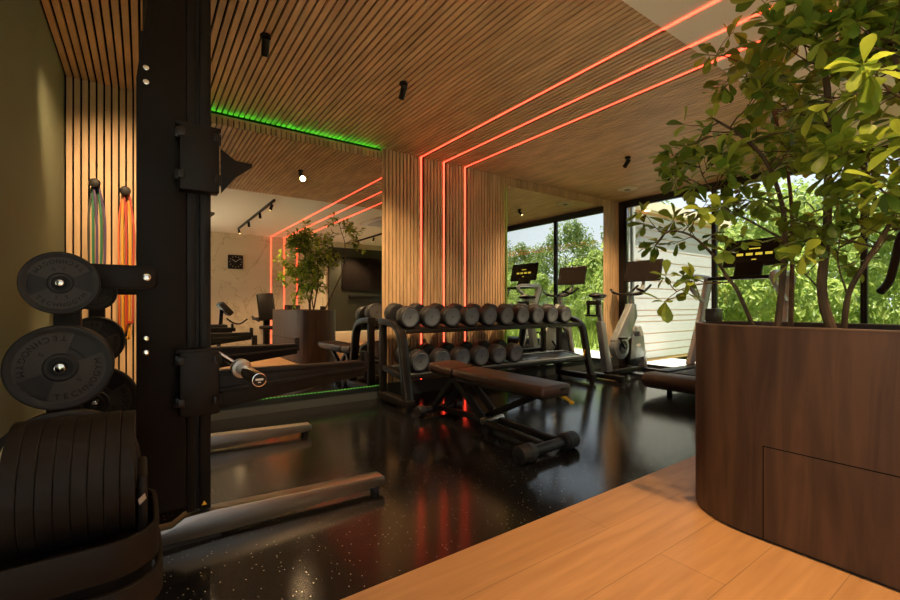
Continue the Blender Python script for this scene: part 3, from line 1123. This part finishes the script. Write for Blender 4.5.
s1 = shelf(3.66, 4.09, .755, 'a')
shelf_rails(3.66, 4.09, .755).build('shelf_rail', M['rubber'], s1)
s2 = shelf(3.58, 4.02, .325, 'b')
shelf_rails(3.58, 4.02, .325).build('shelf_rail', M['silver'], s2)

ORD = ['first', 'second', 'third', 'fourth', 'fifth', 'sixth', 'seventh', 'eighth', 'ninth', 'tenth']


def make_dumbbell(label):
    """local: axis along Y, base (heads' lowest line) at z = 0, heads of radius .108"""
    t = thing('dumbbell', label, 'dumbbell', (0, 0, 0), 'dumbbells on the rack', world=False)
    rr = .108
    for s in (-1, 1):
        pr = [(0, .065), (.07, .065), (.098, .072), (rr, .085), (rr, .172), (.101, .182), (.096, .184), (.0, .184)]
        h = MB().lathe(pr, (0, 0, rr), (0, s, 0), seg=40).build('head', M['urethane'], t)
        MB().lathe([(0, .1842), (.090, .1842), (.0915, .1850), (.090, .1858), (.074, .1858), (.072, .1850), (0, .1850)], (0, 0, rr), (0, s, 0), seg=40).build('end_face', M['grey_cap'], h)
        MB().lathe([(.078, .1859), (.078, .1864), (.0815, .1864), (.0815, .1859)], (0, 0, rr), (0, s, 0), seg=40).build('end_ring', M['mark'], h)
        MB().box((-.008, s * .1855, rr), (.007, .0008, .022)).box((.004, s * .1855, rr + .0085), (.017, .0008, .005)).build('end_number', M['mark'], h)
    MB().cyl((0, -.066, rr), (0, .066, rr), .016).build('handle', M['chrome'], t)
    return t


db = make_dumbbell('')
first = True
for row, (n, x0, st, yc, zb) in enumerate(((10, 2.125, .2535, 3.862, .788), (6, 2.20, .2535, 3.79, .3625))):
    for i in range(n):
        lab = ('black dumbbell, grey face, %s counted from the large mirror, top shelf of rack' if row == 0 else
               'black dumbbell, grey face, %s counted from the large mirror, lower shelf of rack') % ORD[i]
        loc = (x0 + i * st, yc, zb)
        if first:
            db.location = loc
            db.rotation_euler = (TILT, 0, 0)
            db['label'] = lab
            first = False
        else:
            dup(db, loc, (TILT, 0, 0), lab, 'dumbbells on the rack')

# ------------------------------------------------------------------ adjustable bench
t = thing('weight_bench', 'adjustable bench with brown leather pads and dark tubular frame', 'weight bench', (2.25, 2.75, 0))
BXc = 2.235
p = MB().box((BXc, 2.57, .425), (.30, .98, .075), rot=(R(.6), 0, 0), bev=.026, seg=4)
bp_ = p.build('back_pad', M['leather'], t)
MB().box((BXc, 2.57, .380), (.27, .95, .02), bev=.004).build('pad_base', M['black'], bp_)
MB().box((BXc + .07, 2.078, .425), (.075, .004, .022), bev=.001).build('pad_label', M['dark_metal'], bp_)
p = MB().box((BXc, 3.25, .440), (.30, .32, .075), rot=(R(5), 0, 0), bev=.026, seg=4)
sp_ = p.build('seat_pad', M['leather'], t)
MB().box((BXc, 3.25, .396), (.26, .28, .02), rot=(R(5), 0, 0), bev=.004).build('pad_base', M['black'], sp_)
for s in (-.075, .075):
    MB().bar((BXc + s - .06, 2.12, .075), (BXc + s, 2.85, .085), .045, .045, bev=.005).build('base_rail', M['black'], t)
for s in (-.075, .075):
    f = MB()
    f.bar((BXc + s, 2.72, .085), (BXc + s, 3.12, .375), .04, .05, bev=.005)
    f.bar((BXc + s, 3.12, .375), (BXc + s, 3.43, .07), .04, .045, bev=.005)
    f.build('frame_tube', M['dark_metal'], t)
MB().box((BXc, 3.10, .355), (.19, .06, .03), bev=.004).build('frame_bridge', M['dark_metal'], t)
MB().bar((BXc, 2.78, .11), (BXc, 2.25, .365), .05, .045, bev=.004).build('support_strut', M['black'], t)
f = MB().bar((BXc, 2.83, .07), (BXc, 3.42, .06), .05, .04, bev=.004)
f.build('rear_rail', M['black'], t)
f = MB().cyl((BXc - .11, 2.72, .095), (BXc + .11, 2.72, .095), .028, bev=.004)
f.build('pivot', M['steel'], t)
FX = BXc - .09
MB().cyl((FX - .26, 2.09, .058), (FX + .26, 2.09, .058), .036).build('front_crossbar', M['dark_metal'], t)
for s in (-1, 1):
    c = MB().cyl((FX + s * .15, 2.09, .058), (FX + s * .28, 2.09, .058), .0575, seg=32, bev=.008)
    ca = c.build('rubber_end', M['rubber'], t)
    MB().cyl((FX + s * .175, 2.09, .058), (FX + s * .205, 2.09, .058), .060, seg=32, bev=.003).build('end_band', M['urethane'], ca)
MB().cyl((BXc - .20, 3.44, .05), (BXc + .20, 3.44, .05), .030).build('rear_crossbar', M['dark_metal'], t)
for s in (-1, 1):
    MB().cyl((BXc + s * .17, 3.44, .05), (BXc + s * .24, 3.44, .05), .0495, bev=.008).build('rear_wheel', M['rubber'], t)
MB().tube([(BXc + .10, 2.16, .368), (BXc + .115, 2.10, .352), (BXc + .125, 2.065, .330)], .012).ball((BXc + .127, 2.06, .325), (.024, .016, .014)).build('adjust_lever', M['yellow'], t)
MB().box2((BXc - .03, 3.36, .37), (BXc + .01, 3.44, .385), bev=.003).build('seat_lever', M['yellow'], t)

t.rotation_euler = (0, 0, R(2.2))
t.location = (2.28, 2.65, 0)

# ------------------------------------------------------------------ exercise bike (rider faces the window)
BY = 3.57
t = thing('exercise_bike', 'grey exercise bike with a tilted screen facing the windows', 'exercise bike', (5.5, BY, 0))


def bk(pts):
    return [(x, BY, z) for x, z in pts]


MB().prism([(5.06, .10), (5.20, .10), (5.02, .78), (4.93, .78)], (0, BY + .045, 0), (1, 0, 0), (0, 0, 1), .09, bev=.012).build('seat_tube', M['silver'], t)
MB().bar((4.985, BY, .76), (4.93, BY, 1.075), .05, .06, up=(0, 1, 0), bev=.008).build('seat_post', M['silver'], t)
c = MB()
c.ball((4.88, BY, 1.125), (.12, .085, .035))
c.ball((5.01, BY, 1.122), (.10, .035, .028))
c.build('saddle', M['black'], t)
MB().box2((4.84, BY - .03, 1.06), (5.02, BY + .03, 1.092), bev=.006).build('saddle_slide', M['silver'], t)
c = MB()
for s in (-.07, .07):
    c.box2((4.80, BY + s - .016, .86), (4.83, BY + s + .016, 1.06), bev=.004)
c.box2((4.79, BY - .09, 1.0), (4.87, BY + .09, 1.055), bev=.006)
c.box2((4.77, BY - .088, .85), (4.85, BY + .088, .875), bev=.004)
c.build('weight_holder', M['black'], t)
MB().prism([(5.30, .28), (5.50, .30), (5.55, .50), (5.78, .84), (5.74, 1.02), (5.62, 1.02), (5.58, .94), (5.25, .52)], (0, BY + .05, 0), (1, 0, 0), (0, 0, 1), .10, bev=.015).build('main_frame', M['silver'], t)
MB().lathe([(0, -.062), (.14, -.060), (.165, -.045), (.165, .045), (.14, .060), (0, .062)], (5.40, BY, .42), (0, 1, 0), seg=40).build('crank_housing', M['silver'], t)
MB().lathe([(0, .0625), (.085, .0625), (.095, .066), (.060, .070), (0, .070)], (5.40, BY, .42), (0, -1, 0), seg=32).build('crank_cover', M['black'], t)
for s in (-1, 1):
    cr = MB().bar((5.40, BY + s * .085, .42), (5.40 + s * .12, BY + s * .085, .42 - s * .13), .016, .03, up=(0, 1, 0), bev=.003).build('crank_arm', M['dark_metal'], t)
    MB().box((5.40 + s * .12, BY + s * .135, .42 - s * .13), (.11, .08, .025), bev=.006).build('pedal', M['black'], cr)
MB().prism([(5.66, .62), (5.79, .62), (5.84, .55), (5.95, .09), (6.03, .09), (5.91, .61), (5.85, .70), (5.68, .70)], (0, BY + .055, 0), (1, 0, 0), (0, 0, 1), .11, bev=.012).build('front_fork', M['silver_light'], t)
MB().lathe([(0, -.03), (.19, -.028), (.205, -.02), (.205, .02), (.19, .028), (0, .03)], (5.74, BY, .33), (0, 1, 0), seg=48).build('flywheel', M['dark_metal'], t)
sh = MB().prism([(5.57, .24), (5.90, .26), (5.90, .555), (5.61, .555)], (0, BY - .058, 0), (1, 0, 0), (0, 0, 1), .012, bev=.005)
sh = sh.build('flywheel_guard', M['silver'], t)
g = MB()
g.ball((5.76, BY - .0705, .43), (.06, .0015, .022)).build('guard_logo', M['white'], sh)
MB().bar((5.72, BY, .96), (5.66, BY, 1.14), .05, .06, up=(0, 1, 0), bev=.008).build('handlebar_post', M['silver'], t)
c = MB()
c.tube(smooth_path([(5.50, BY - .20, 1.22), (5.62, BY - .24, 1.18), (5.68, BY - .12, 1.15), (5.66, BY, 1.15), (5.68, BY + .12, 1.15), (5.62, BY + .24, 1.18), (5.50, BY + .20, 1.22)], 5), .017)
c.tube(smooth_path([(5.66, BY - .06, 1.15), (5.86, BY - .10, 1.20), (6.02, BY - .10, 1.29)], 5), .017)
c.tube(smooth_path([(5.66, BY + .06, 1.15), (5.86, BY + .10, 1.20), (6.02, BY + .10, 1.29)], 5), .017)
c.box2((5.56, BY - .05, 1.135), (5.74, BY + .05, 1.165), bev=.01)
c.build('handlebar', M['black'], t)
MB().tube(smooth_path([(5.70, BY, 1.16), (5.90, BY, 1.20), (5.99, BY, 1.30), (6.00, BY, 1.46)], 6), .024).build('screen_arm', M['silver'], t)
sc = MB().box((5.985, BY, 1.50), (.022, .57, .32), rot=(0, R(14), 0), bev=.006).build('screen', M['black'], t)
MB().box((5.9733, BY, 1.503), (.002, .545, .295), rot=(0, R(14), 0)).build('screen_glass', M['screen'], sc)
c = MB()
c.bar((5.08, BY - .27, .045), (5.08, BY + .27, .045), .10, .06, bev=.008)
c.build('rear_foot', M['dark_metal'], t)
MB().bar((6.0, BY - .25, .055), (6.0, BY + .25, .055), .09, .06, bev=.008).build('front_foot', M['dark_metal'], t)
MB().box2((5.1, BY - .04, .06), (5.98, BY + .04, .11), bev=.008).build('base_beam', M['black'], t)
for xx in (5.08, 6.0):
    for s in (-.23, .23):
        MB().cyl((xx, BY + s, 0), (xx, BY + s, .028), .025).build('level_foot', M['rubber'], t)

# ------------------------------------------------------------------ treadmill (runner faces the window)
TYc = 2.27
t = thing('treadmill', 'treadmill with grey handrails and a wide screen behind the planter', 'treadmill', (5.4, TYc, 0))


def hull_rear():
    m = MB()
    pr = [(-.10, .185), (-.09, .14), (-.03, .085), (.09, .062), (1.66, .062), (1.70, .09), (1.70, .22), (.12, .245), (.0, .25), (-.07, .23)]
    m.prism(pr, (4.62, TYc + .455, 0), (1, 0, 0), (0, 0, 1), .91, bev=.02)
    return m


hull_rear().build('deck', mat('deck_brown', (.05, .034, .024), .45), t)
MB().box2((4.80, TYc - .26, .2435), (6.20, TYc + .26, .2515), bev=.002).build('belt', M['rubber'], t)
for s in (-1, 1):
    MB().box2((4.78, TYc + s * .36 - .075, .2435), (6.25, TYc + s * .36 + .075, .262), bev=.006).build('side_rail', M['dark_metal'], t)
MB().box2((4.526, TYc - .44, .158), (4.60, TYc + .44, .172), bev=.004).build('rear_strip', M['steel'], t)
for xx in (4.92, 6.1):
    for s in (-.34, .34):
        MB().cyl((xx, TYc + s, 0), (xx, TYc + s, .07), .03, bev=.003).build('level_foot', M['rubber'], t)
for s, n in ((1, 'l'), (-1, 'r')):
    y = TYc + s * .45
    u = MB()
    u.sweep([(5.60, y, .24), (5.84, y, .72), (6.10, y, 1.34)], (0, 1, 0), .065, .10, bev=.012)
    up = u.build('upright', M['silver_light'], t)
    MB().sweep([(5.655, y, .24), (5.90, y, .74), (6.155, y, 1.33)], (0, 1, 0), .060, .03, bev=.004).build('upright_back', mat('upright_brown', (.10, .055, .03), .5) if s == 1 else bpy.data.materials['upright_brown'], up)
    h = smooth_path([(6.10, y, 1.355), (5.85, y, 1.36), (5.63, y, 1.355), (5.545, y, 1.325), (5.56, y, 1.28), (5.70, y, 1.18), (5.97, y, 1.03)], 6)
    MB().tube(h, .030, seg=12).build('handrail', M['silver_light'], t)
MB().box2((6.00, TYc - .42, 1.315), (6.14, TYc + .42, 1.36), bev=.015).build('console_shelf', M['black'], t)
MB().bar((6.10, TYc, 1.36), (6.20, TYc, 1.56), .30, .05, up=(1, 0, 0), bev=.01).build('screen_mount', M['black'], t)
sc = MB().box((6.20, TYc - .05, 1.65), (.03, .70, .35), rot=(0, R(12), 0), bev=.008).build('screen', M['black'], t)


def scr(dy, dz, sy, sz):
    a = R(12)
    c_ = Vector((6.20, TYc - .05, 1.65)) + Vector((-math.cos(a) * .0158 + math.sin(a) * dz, dy, math.sin(a) * .0158 + math.cos(a) * dz))
    MB().box(c_, (.002, sy, sz), rot=(0, a, 0), bev=0).build('screen_icon', M['icon'], sc)


for i in range(4):
    scr(.16 - i * .105, -.02, .075, .032)
scr(.0, .05, .12, .014)
scr(.0, -.09, .05, .012)
MB().box2((5.75, TYc - .41, .25), (6.26, TYc + .41, .36), bev=.03).build('motor_hood', M['black'], t)

# ------------------------------------------------------------------ cross trainer further along the glass
t = thing('cross_trainer', 'dark cross trainer with a curved upright handle near the right window', 'cross trainer', (5.3, .55, 0))
MB().box2((4.4, .35, .03), (6.1, .78, .12), bev=.02).build('base', M['black'], t)
MB().lathe([(0, -.10), (.30, -.095), (.33, -.06), (.33, .06), (.30, .095), (0, .10)], (5.85, .56, .42), (0, 1, 0)).build('flywheel_housing', M['dark_metal'], t)
MB().sweep([(5.8, .56, .70), (5.72, .56, 1.1), (5.70, .56, 1.45)], (0, 1, 0), .09, .09, bev=.01).build('mast', M['silver'], t)
MB().box((5.68, .56, 1.62), (.03, .5, .32), rot=(0, R(12), 0), bev=.006).build('screen', M['screen'], t)
for s in (1, -1):
    MB().tube(smooth_path([(5.70, .56 + s * .04, 1.42), (5.74, .56 + s * .20, 1.62), (5.70, .56 + s * .30, 1.66), (5.66, .56 + s * .345, 1.40), (5.62, .56 + s * .375, 1.22), (5.54, .56 + s * .42, 1.12)], 7), .033, seg=12).build('curved_handle', M['black'], t)
    MB().box2((4.5, .56 + s * .17 - .07, .22), (5.7, .56 + s * .17 + .07, .27), bev=.01).build('pedal_beam', M['dark_metal'], t)

# ------------------------------------------------------------------ planter
PXa, PXb, PYe, PYs = 2.145, 2.835, 1.14, -1.10
PR = (PXb - PXa) / 2
PCX = (PXa + PXb) / 2
PHT = .907


def stadium(grow, n=28):
    r = PR + grow
    cy1, cy0 = PYe - PR, PYs + PR
    pts = []
    for k in range(n + 1):
        a = PI * k / n
        pts.append((PCX + r * math.cos(a), cy1 + r * math.sin(a)))
    for k in range(n + 1):
        a = PI + PI * k / n
        pts.append((PCX + r * math.cos(a), cy0 + r * math.sin(a)))
    return pts


t = thing('planter', 'large rounded walnut planter box standing on the wooden floor', 'planter', (PCX, .02, 0))
path = [(x, y, (PHT + .012) / 2) for x, y in stadium(-.012)]
MB().sweep(path, (0, 0, 1), PHT - .012, .024, closed=True).build('planter_shell', M['walnut'], t)
MB().sweep([(x, y, PHT + .0005) for x, y in stadium(-.0125)], (0, 0, 1), .006, .028, closed=True).build('rim', mat('rim_edge', (.13, .075, .04), .4), t)
MB().prism(stadium(-.014), (0, 0, .0), (1, 0, 0), (0, 1, 0), .011).build('plinth', M['liner'], t)
MB().prism(stadium(-.027), (0, 0, .80), (1, 0, 0), (0, 1, 0), .05).build('soil', M['soil'], t)
# access door let into the flat side
dr = MB().box2((PXa - .0022, -.75, .018), (PXa + .012, .735, .40))
dr = dr.build('access_door', M['walnut'], t)
g = MB().box2((PXa - .0012, .7355, .012), (PXa + .004, .7395, .4045)).box2((PXa - .0012, -.75, .4005), (PXa + .004, .7395, .4045))
g.build('door_gap', M['felt'], dr)

# little potted plant on the rim end
q = at(716, 320, 2.62)
q.z = PHT + .004
q = Vector((2.52, 1.115, PHT + .004))
t = thing('potted_plant', 'small dark square pot with a thin stem on the planter end', 'potted plant', tuple(q))
MB().box((q.x, q.y - .02, q.z + .035), (.075, .06, .07), bev=.006).build('pot', M['pot'], t)
st = MB().tube(smooth_path([(q.x, q.y - .02, q.z + .07), (q.x + .005, q.y - .02, q.z + .14), (q.x - .004, q.y - .015, q.z + .22)], 4), .003, seg=6).build('stem', M['bark'], t)


# ------------------------------------------------------------------ the indoor tree
def leaf_into(vs, fs, base, d, up, L, wd, curl):
    """obovate leaf: base, direction, upward normal"""
    d = d.normalized()
    s = d.cross(up)
    if s.length < 1e-3:
        s = d.cross(Vector((1, 0, 0)))
    s.normalize()
    n = s.cross(d).normalized()
    prof = ((0.0, .03), (.10, .06), (.30, .40), (.55, .80), (.75, 1.0), (.90, .78), (1.0, .12))
    i0 = len(vs)
    for f, wv in prof:
        c = base + d * (L * f) - n * (curl * L * f * f)
        hw = wd * .5 * wv
        vs.append(c - s * hw + n * hw * .28)
        vs.append(c)
        vs.append(c + s * hw + n * hw * .28)
    for k in range(len(prof) - 1):
        a = i0 + 3 * k
        fs.append((a, a + 1, a + 4, a + 3))
        fs.append((a + 1, a + 2, a + 5, a + 4))


def mesh_obj(name, vs, fs, m, parent):
    off = BASE[parent.name]
    me = bpy.data.meshes.new(name)
    me.from_pydata([tuple(v - off) for v in vs], [], fs)
    for p in me.polygons:
        p.use_smooth = True
    me.materials.append(m)
    o = bpy.data.objects.new(name, me)
    COL.objects.link(o)
    o.parent = parent
    BASE[o.name] = off
    return o


rnd = random.Random(21)
STEMS = [   # photo x, y, depth
    [(758, 326, 2.12), (738, 292, 2.14), (728, 278, 2.16), (712, 254, 2.2), (690, 235, 2.25), (668, 232, 2.3), (655, 246, 2.32)],
    [(776, 326, 2.06), (782, 285, 2.08), (785, 240, 2.1), (781, 200, 2.12), (765, 160, 2.15), (740, 135, 2.2), (712, 118, 2.25)],
    [(836, 328, 1.90), (822, 292, 1.92), (827, 230, 1.95), (828, 160, 1.95), (827, 90, 1.93), (818, 50, 1.9), (800, 22, 1.9)],
    [(843, 328, 1.90), (848, 296, 1.86), (866, 262, 1.80), (895, 214, 1.74), (915, 160, 1.68), (925, 100, 1.62), (930, 30, 1.6)],
    [(932, 332, 1.50), (940, 250, 1.55), (930, 170, 1.62), (905, 90, 1.70), (885, 30, 1.75), (870, -10, 1.80)],
    [(790, 326, 2.16), (792, 270, 2.28), (790, 190, 2.44), (776, 120, 2.5), (757, 80, 2.5), (745, 60, 2.5)],
    [(784, 240, 2.1), (752, 222, 2.12), (722, 205, 2.15), (704, 178, 2.2), (698, 160, 2.22)],
    [(730, 282, 2.15), (702, 284, 2.12), (680, 290, 2.1), (664, 302, 2.08)],
    [(822, 292, 1.92), (806, 275, 1.9), (790, 262, 1.88)],
    [(848, 296, 1.86), (838, 262, 1.84), (842, 226, 1.82)],
    [(866, 262, 1.80), (880, 248, 1.77), (890, 226, 1.75)],
]
t = thing('indoor_tree', 'tall leafy indoor tree with thin brown stems growing from the walnut planter', 'indoor tree', (2.49, .55, .85))
LV, LF = [], []
stems_world = []
twigs = MB()


def cluster(p, d, k, size):
    d = d.normalized()
    for i in range(k):
        a = 2 * PI * i / k + rnd.uniform(-.4, .4)
        u = d.cross(Vector((.3, .2, 1))).normalized()
        v = d.cross(u)
        dirn = d * rnd.uniform(.15, .9) + (u * math.cos(a) + v * math.sin(a)) * rnd.uniform(.6, 1.0)
        dirn.z -= rnd.uniform(-.1, .45)
        L = size * rnd.uniform(.70, 1.2)
        up = Vector((rnd.uniform(-.5, .5), rnd.uniform(-.5, .5), 1))
        leaf_into(LV, LF, p - d * rnd.uniform(0, .025), dirn, up, L, L * rnd.uniform(.42, .54), rnd.uniform(.0, .3))


def branch(p, d, L, r, lvl, size):
    pts = [p.copy()]
    n = 4
    dd = d.normalized()
    for i in range(n):
        dd = (dd + Vector((rnd.uniform(-.28, .28), rnd.uniform(-.28, .28), rnd.uniform(-.30, .22)))).normalized()
        nxt = pts[-1] + dd * (L / n)
        if nxt.z > ZC - .12:
            dd.z = -abs(dd.z) * .4
            nxt.z = ZC - .12
        if nxt.z < PHT + .12:
            dd.z = abs(dd.z)
            nxt.z = PHT + .12
        pts.append(nxt)
    twigs.tube(smooth_path(pts, 3), [r * (1 - .6 * i / (3 * n)) for i in range(3 * n + 1)], seg=5)
    if lvl > 0:
        for f in (1, 2, 3):
            if rnd.random() < .75:
                nd = dd + Vector((rnd.uniform(-1, 1), rnd.uniform(-1, 1), rnd.uniform(-.35, .7)))
                branch(pts[f], nd, L * rnd.uniform(.45, .7), r * .6, lvl - 1, size)
    else:
        for f in (2, 3):
            if rnd.random() < .7:
                cluster(pts[f], (pts[f] - pts[f - 1]) + Vector((rnd.uniform(-.05, .05), rnd.uniform(-.05, .05), .02)), 2, size * .9)
    cluster(pts[-1], dd, rnd.randint(4, 6), size)


for si, st in enumerate(STEMS):
    pts = [at(*p) for p in st]
    for p in pts:
        p.z = min(p.z, ZC - .15)
    if si < 6:
        pts[0].z = .84
    sp = smooth_path(pts, 6)
    n = len(sp)
    r0 = (.010, .015, .021, .012, .014, .012, .006, .004, .004, .004, .004)[si]
    MB().tube(sp, [r0 * (1 - .65 * i / n) for i in range(n)], seg=9).build('stem' if si < 6 else 'side_branch', M['bark'], t)
    stems_world.append(sp)
    lo = (.42, .54, .38, .38, .40, .48, .35, .3, .5, .4, .4)[si]
    num = (12, 9, 18, 16, 17, 10, 8, 4, 3, 5, 4)[si]
    for i in range(num):
        f = lo + (1 - lo) * (i + rnd.random()) / num
        p = sp[min(n - 1, int(f * (n - 1)))]
        a = rnd.uniform(0, 2 * PI)
        d = Vector((math.cos(a), math.sin(a), rnd.uniform(.0, .85)))
        if si in (0, 7, 8, 9, 10):
            branch(p, d + Vector((-.2, .2, .1)), rnd.uniform(.10, .2), .003, 0, .085)
        else:
            L = rnd.uniform(.22, .44) * (1.15 - .35 * f) * (.75 if si in (1, 5) else .55 if si == 6 else 1)
            q_ = p + d.normalized() * L
            if (q_.xy).length < 1.35:          # keep clear of the standing place
                d.x += .8
            branch(p, d, L, .0045, 1, .106 if si in (2, 3, 4) else .098)
    cluster(sp[-1], sp[-1] - sp[-3], 6, .095)
twigs.build('twigs', M['bark'], t)['kind'] = 'stuff'
mesh_obj('foliage', LV, LF, M['leaf'], t)['kind'] = 'stuff'

# ------------------------------------------------------------------ outdoors
struct(MB().box2((-60, -60, -.14), (120, 60, -.101)).build('ground', M['grass']))
struct(MB().box2((X1 + .12, YF - 1, -.1), (8.1, YB - .0, .0)).box2((-9, -9, -.1), (XL - .1, 6, 0)).box2((XL - .1, -9, -.1), (X1 + .1, YF - .2, 0)).build('patio_and_bounce_paving', M['paving']))  # paving beside and behind the room is added, unseen, to bounce daylight

# white boarded wing beyond the corner
t = thing('annex_building', 'white boarded building wing outside the window corner', 'building', (8.3, 4.9, 0))
WY = 4.40
MB().box2((X1 + .14, WY + .008, -.03), (10.1, WY + 3.0, 2.70)).build('building_core', M['siding_gap'], t)
b = MB()
z = .03
r3 = random.Random(3)
while z < 2.62:
    h = r3.choice((.085, .12, .16, .20))
    h = min(h, 2.66 - z)
    b.box2((X1 + .14, WY, z), (10.1, WY + .0075, z + h))
    z += h + .019
b.build('siding', M['siding'], t)
MB().box2((X1 + .26, WY - .14, 2.70), (10.6, WY + 3.3, 2.86)).build('roof', M['fascia'], t)
MB().cyl((7.4, WY - .07, 2.685), (7.4, WY - .07, 2.699), .05).build('soffit_light', M['lamp'], t)
MB().cyl((6.72, 4.19, .0), (6.72, 4.19, 2.70), .04).build('downpipe', M['pipe'], t)


def crown_mesh(name, seed, n, shape, leaf, top_heavy=.0):
    """unit crown: clumps of leaf cards on lumpy ellipsoids, height 1, base at 0"""
    r = random.Random(seed)
    vs, fs = [], []
    lumps = []
    for i in range(26):
        a = r.uniform(0, 2 * PI)
        h = r.uniform(.10, .90)
        rad = shape(h)
        f = r.uniform(.35, .95)
        lumps.append((Vector((math.cos(a) * rad * f, math.sin(a) * rad * f, h)), r.uniform(.10, .20)))
    for i in range(n):
        c, lr = r.choice(lumps)
        v = Vector((r.gauss(0, 1), r.gauss(0, 1), r.gauss(0, 1))).normalized()
        p = c + v * lr * r.uniform(.75, 1.05)
        if p.z < .0:
            continue
        nrm = (v + Vector((r.uniform(-.6, .6), r.uniform(-.6, .6), r.uniform(-.2, .9)))).normalized()
        u = nrm.cross(Vector((r.uniform(-1, 1), r.uniform(-1, 1), r.uniform(-1, 1)))).normalized()
        w_ = nrm.cross(u)
        s = leaf * r.uniform(.6, 1.3)
        i0 = len(vs)
        for a_, b_ in ((-1, 0), (0, -.55), (1, 0), (0, .55)):
            vs.append(p + u * s * a_ + w_ * s * b_ + nrm * (abs(a_) * -.25 * s))
        fs.append((i0, i0 + 1, i0 + 2, i0 + 3))
    me = bpy.data.meshes.new(name)
    me.from_pydata([tuple(v) for v in vs], [], fs)
    return me


shape_tree = lambda h: .46 * math.sin(PI * min(.98, .15 + .8 * h)) + .02
shape_bush = lambda h: .60 * math.cos(h * 1.25)
T1 = [crown_mesh('crown', s, 5200, shape_tree, .021) for s in (1, 2, 3)]
B1 = [crown_mesh('crown', s, 4200, shape_bush, .030) for s in (4, 5, 6)]
for m_ in T1:
    m_.materials.append(M['tree1'])
for m_ in B1:
    m_.materials.append(M['tree2'])
trunk_me = None


def outdoor(name, me, loc, size, rz, label, cat, group, trunk=True):
    t = thing(name, label, cat, loc, group, world=False)
    c = bpy.data.objects.new('crown', me)
    COL.objects.link(c)
    c.parent = t
    c.scale = size
    c.rotation_euler = (0, 0, rz)
    c.location = (0, 0, size[2] * (.14 if trunk else 0))
    if trunk:
        MB().tube([(0, 0, 0), (.05, 0, size[2] * .3), (0, .05, size[2] * .75)], [.16, .12, .04], seg=8).build('trunk', M['bark'], t)
    return t


r4 = random.Random(11)
# far tree line (in the mirror and past the hedge)
k = 0
yy = -44
while yy < 26:
    s = r4.uniform(6.5, 8.6)
    outdoor('tree', T1[k % 3], ((32, 39)[k % 2] + r4.uniform(-.5, .5), yy, -.04), (s * .82, s * .82, s), r4.uniform(0, 6), 'tall green tree in the tree line beyond the meadow', 'tree', 'trees of the far tree line')
    yy += r4.uniform(3.0, 3.5)
    k += 1
yy = -34
while yy < 20:
    s = r4.uniform(2.8, 4.2)
    outdoor('bush', B1[k % 3], ((20.5, 25.5)[k % 2] + r4.uniform(-.3, .3), yy, -.04), (s * 1.0, s * 1.0, s), r4.uniform(0, 6), 'bright green bush at the meadow edge below the tree line', 'bush', 'bushes at the meadow edge', False)
    yy += r4.uniform(2.2, 2.6)
    k += 1
yy = -1.5
while yy < 8.5:
    s = r4.uniform(3.6, 4.7)
    outdoor('bush', B1[k % 3], ((13.2, 16.6)[k % 2] + r4.uniform(-.2, .2), yy, -.04), (s * .74, s * .74, s), r4.uniform(0, 6), 'tall light green bush of the near hedge outside the windows', 'bush', 'tall bushes of the near hedge', False)
    yy += r4.uniform(1.65, 2.0)
    k += 1
# meadow grass
vs, fs = [], []
for i in range(16000):
    x = 8.6 + 13.5 * r4.random() ** 1.3
    y = r4.uniform(-20, 11)
    if y > 4.0 and x < 10.3:
        continue
    h = r4.uniform(.12, .34) * (1 if x < 12 else 2.2)
    a = r4.uniform(0, 2 * PI)
    dx, dy = math.cos(a) * .022 * (1 if x < 12 else 2), math.sin(a) * .022 * (1 if x < 12 else 2)
    lx, ly = r4.uniform(-.1, .1), r4.uniform(-.1, .1)
    i0 = len(vs)
    vs += [(x - dx, y - dy, -.03), (x + dx, y + dy, -.03), (x + lx, y + ly, h)]
    fs.append((i0, i0 + 1, i0 + 2))
me = bpy.data.meshes.new('meadow_grass')
me.from_pydata(vs, [], fs)
me.materials.append(M['blade'])
o = bpy.data.objects.new('meadow_grass', me)
COL.objects.link(o)
tag(o, 'tall yellow-green meadow grass outside the windows', 'grass')
o['kind'] = 'stuff'
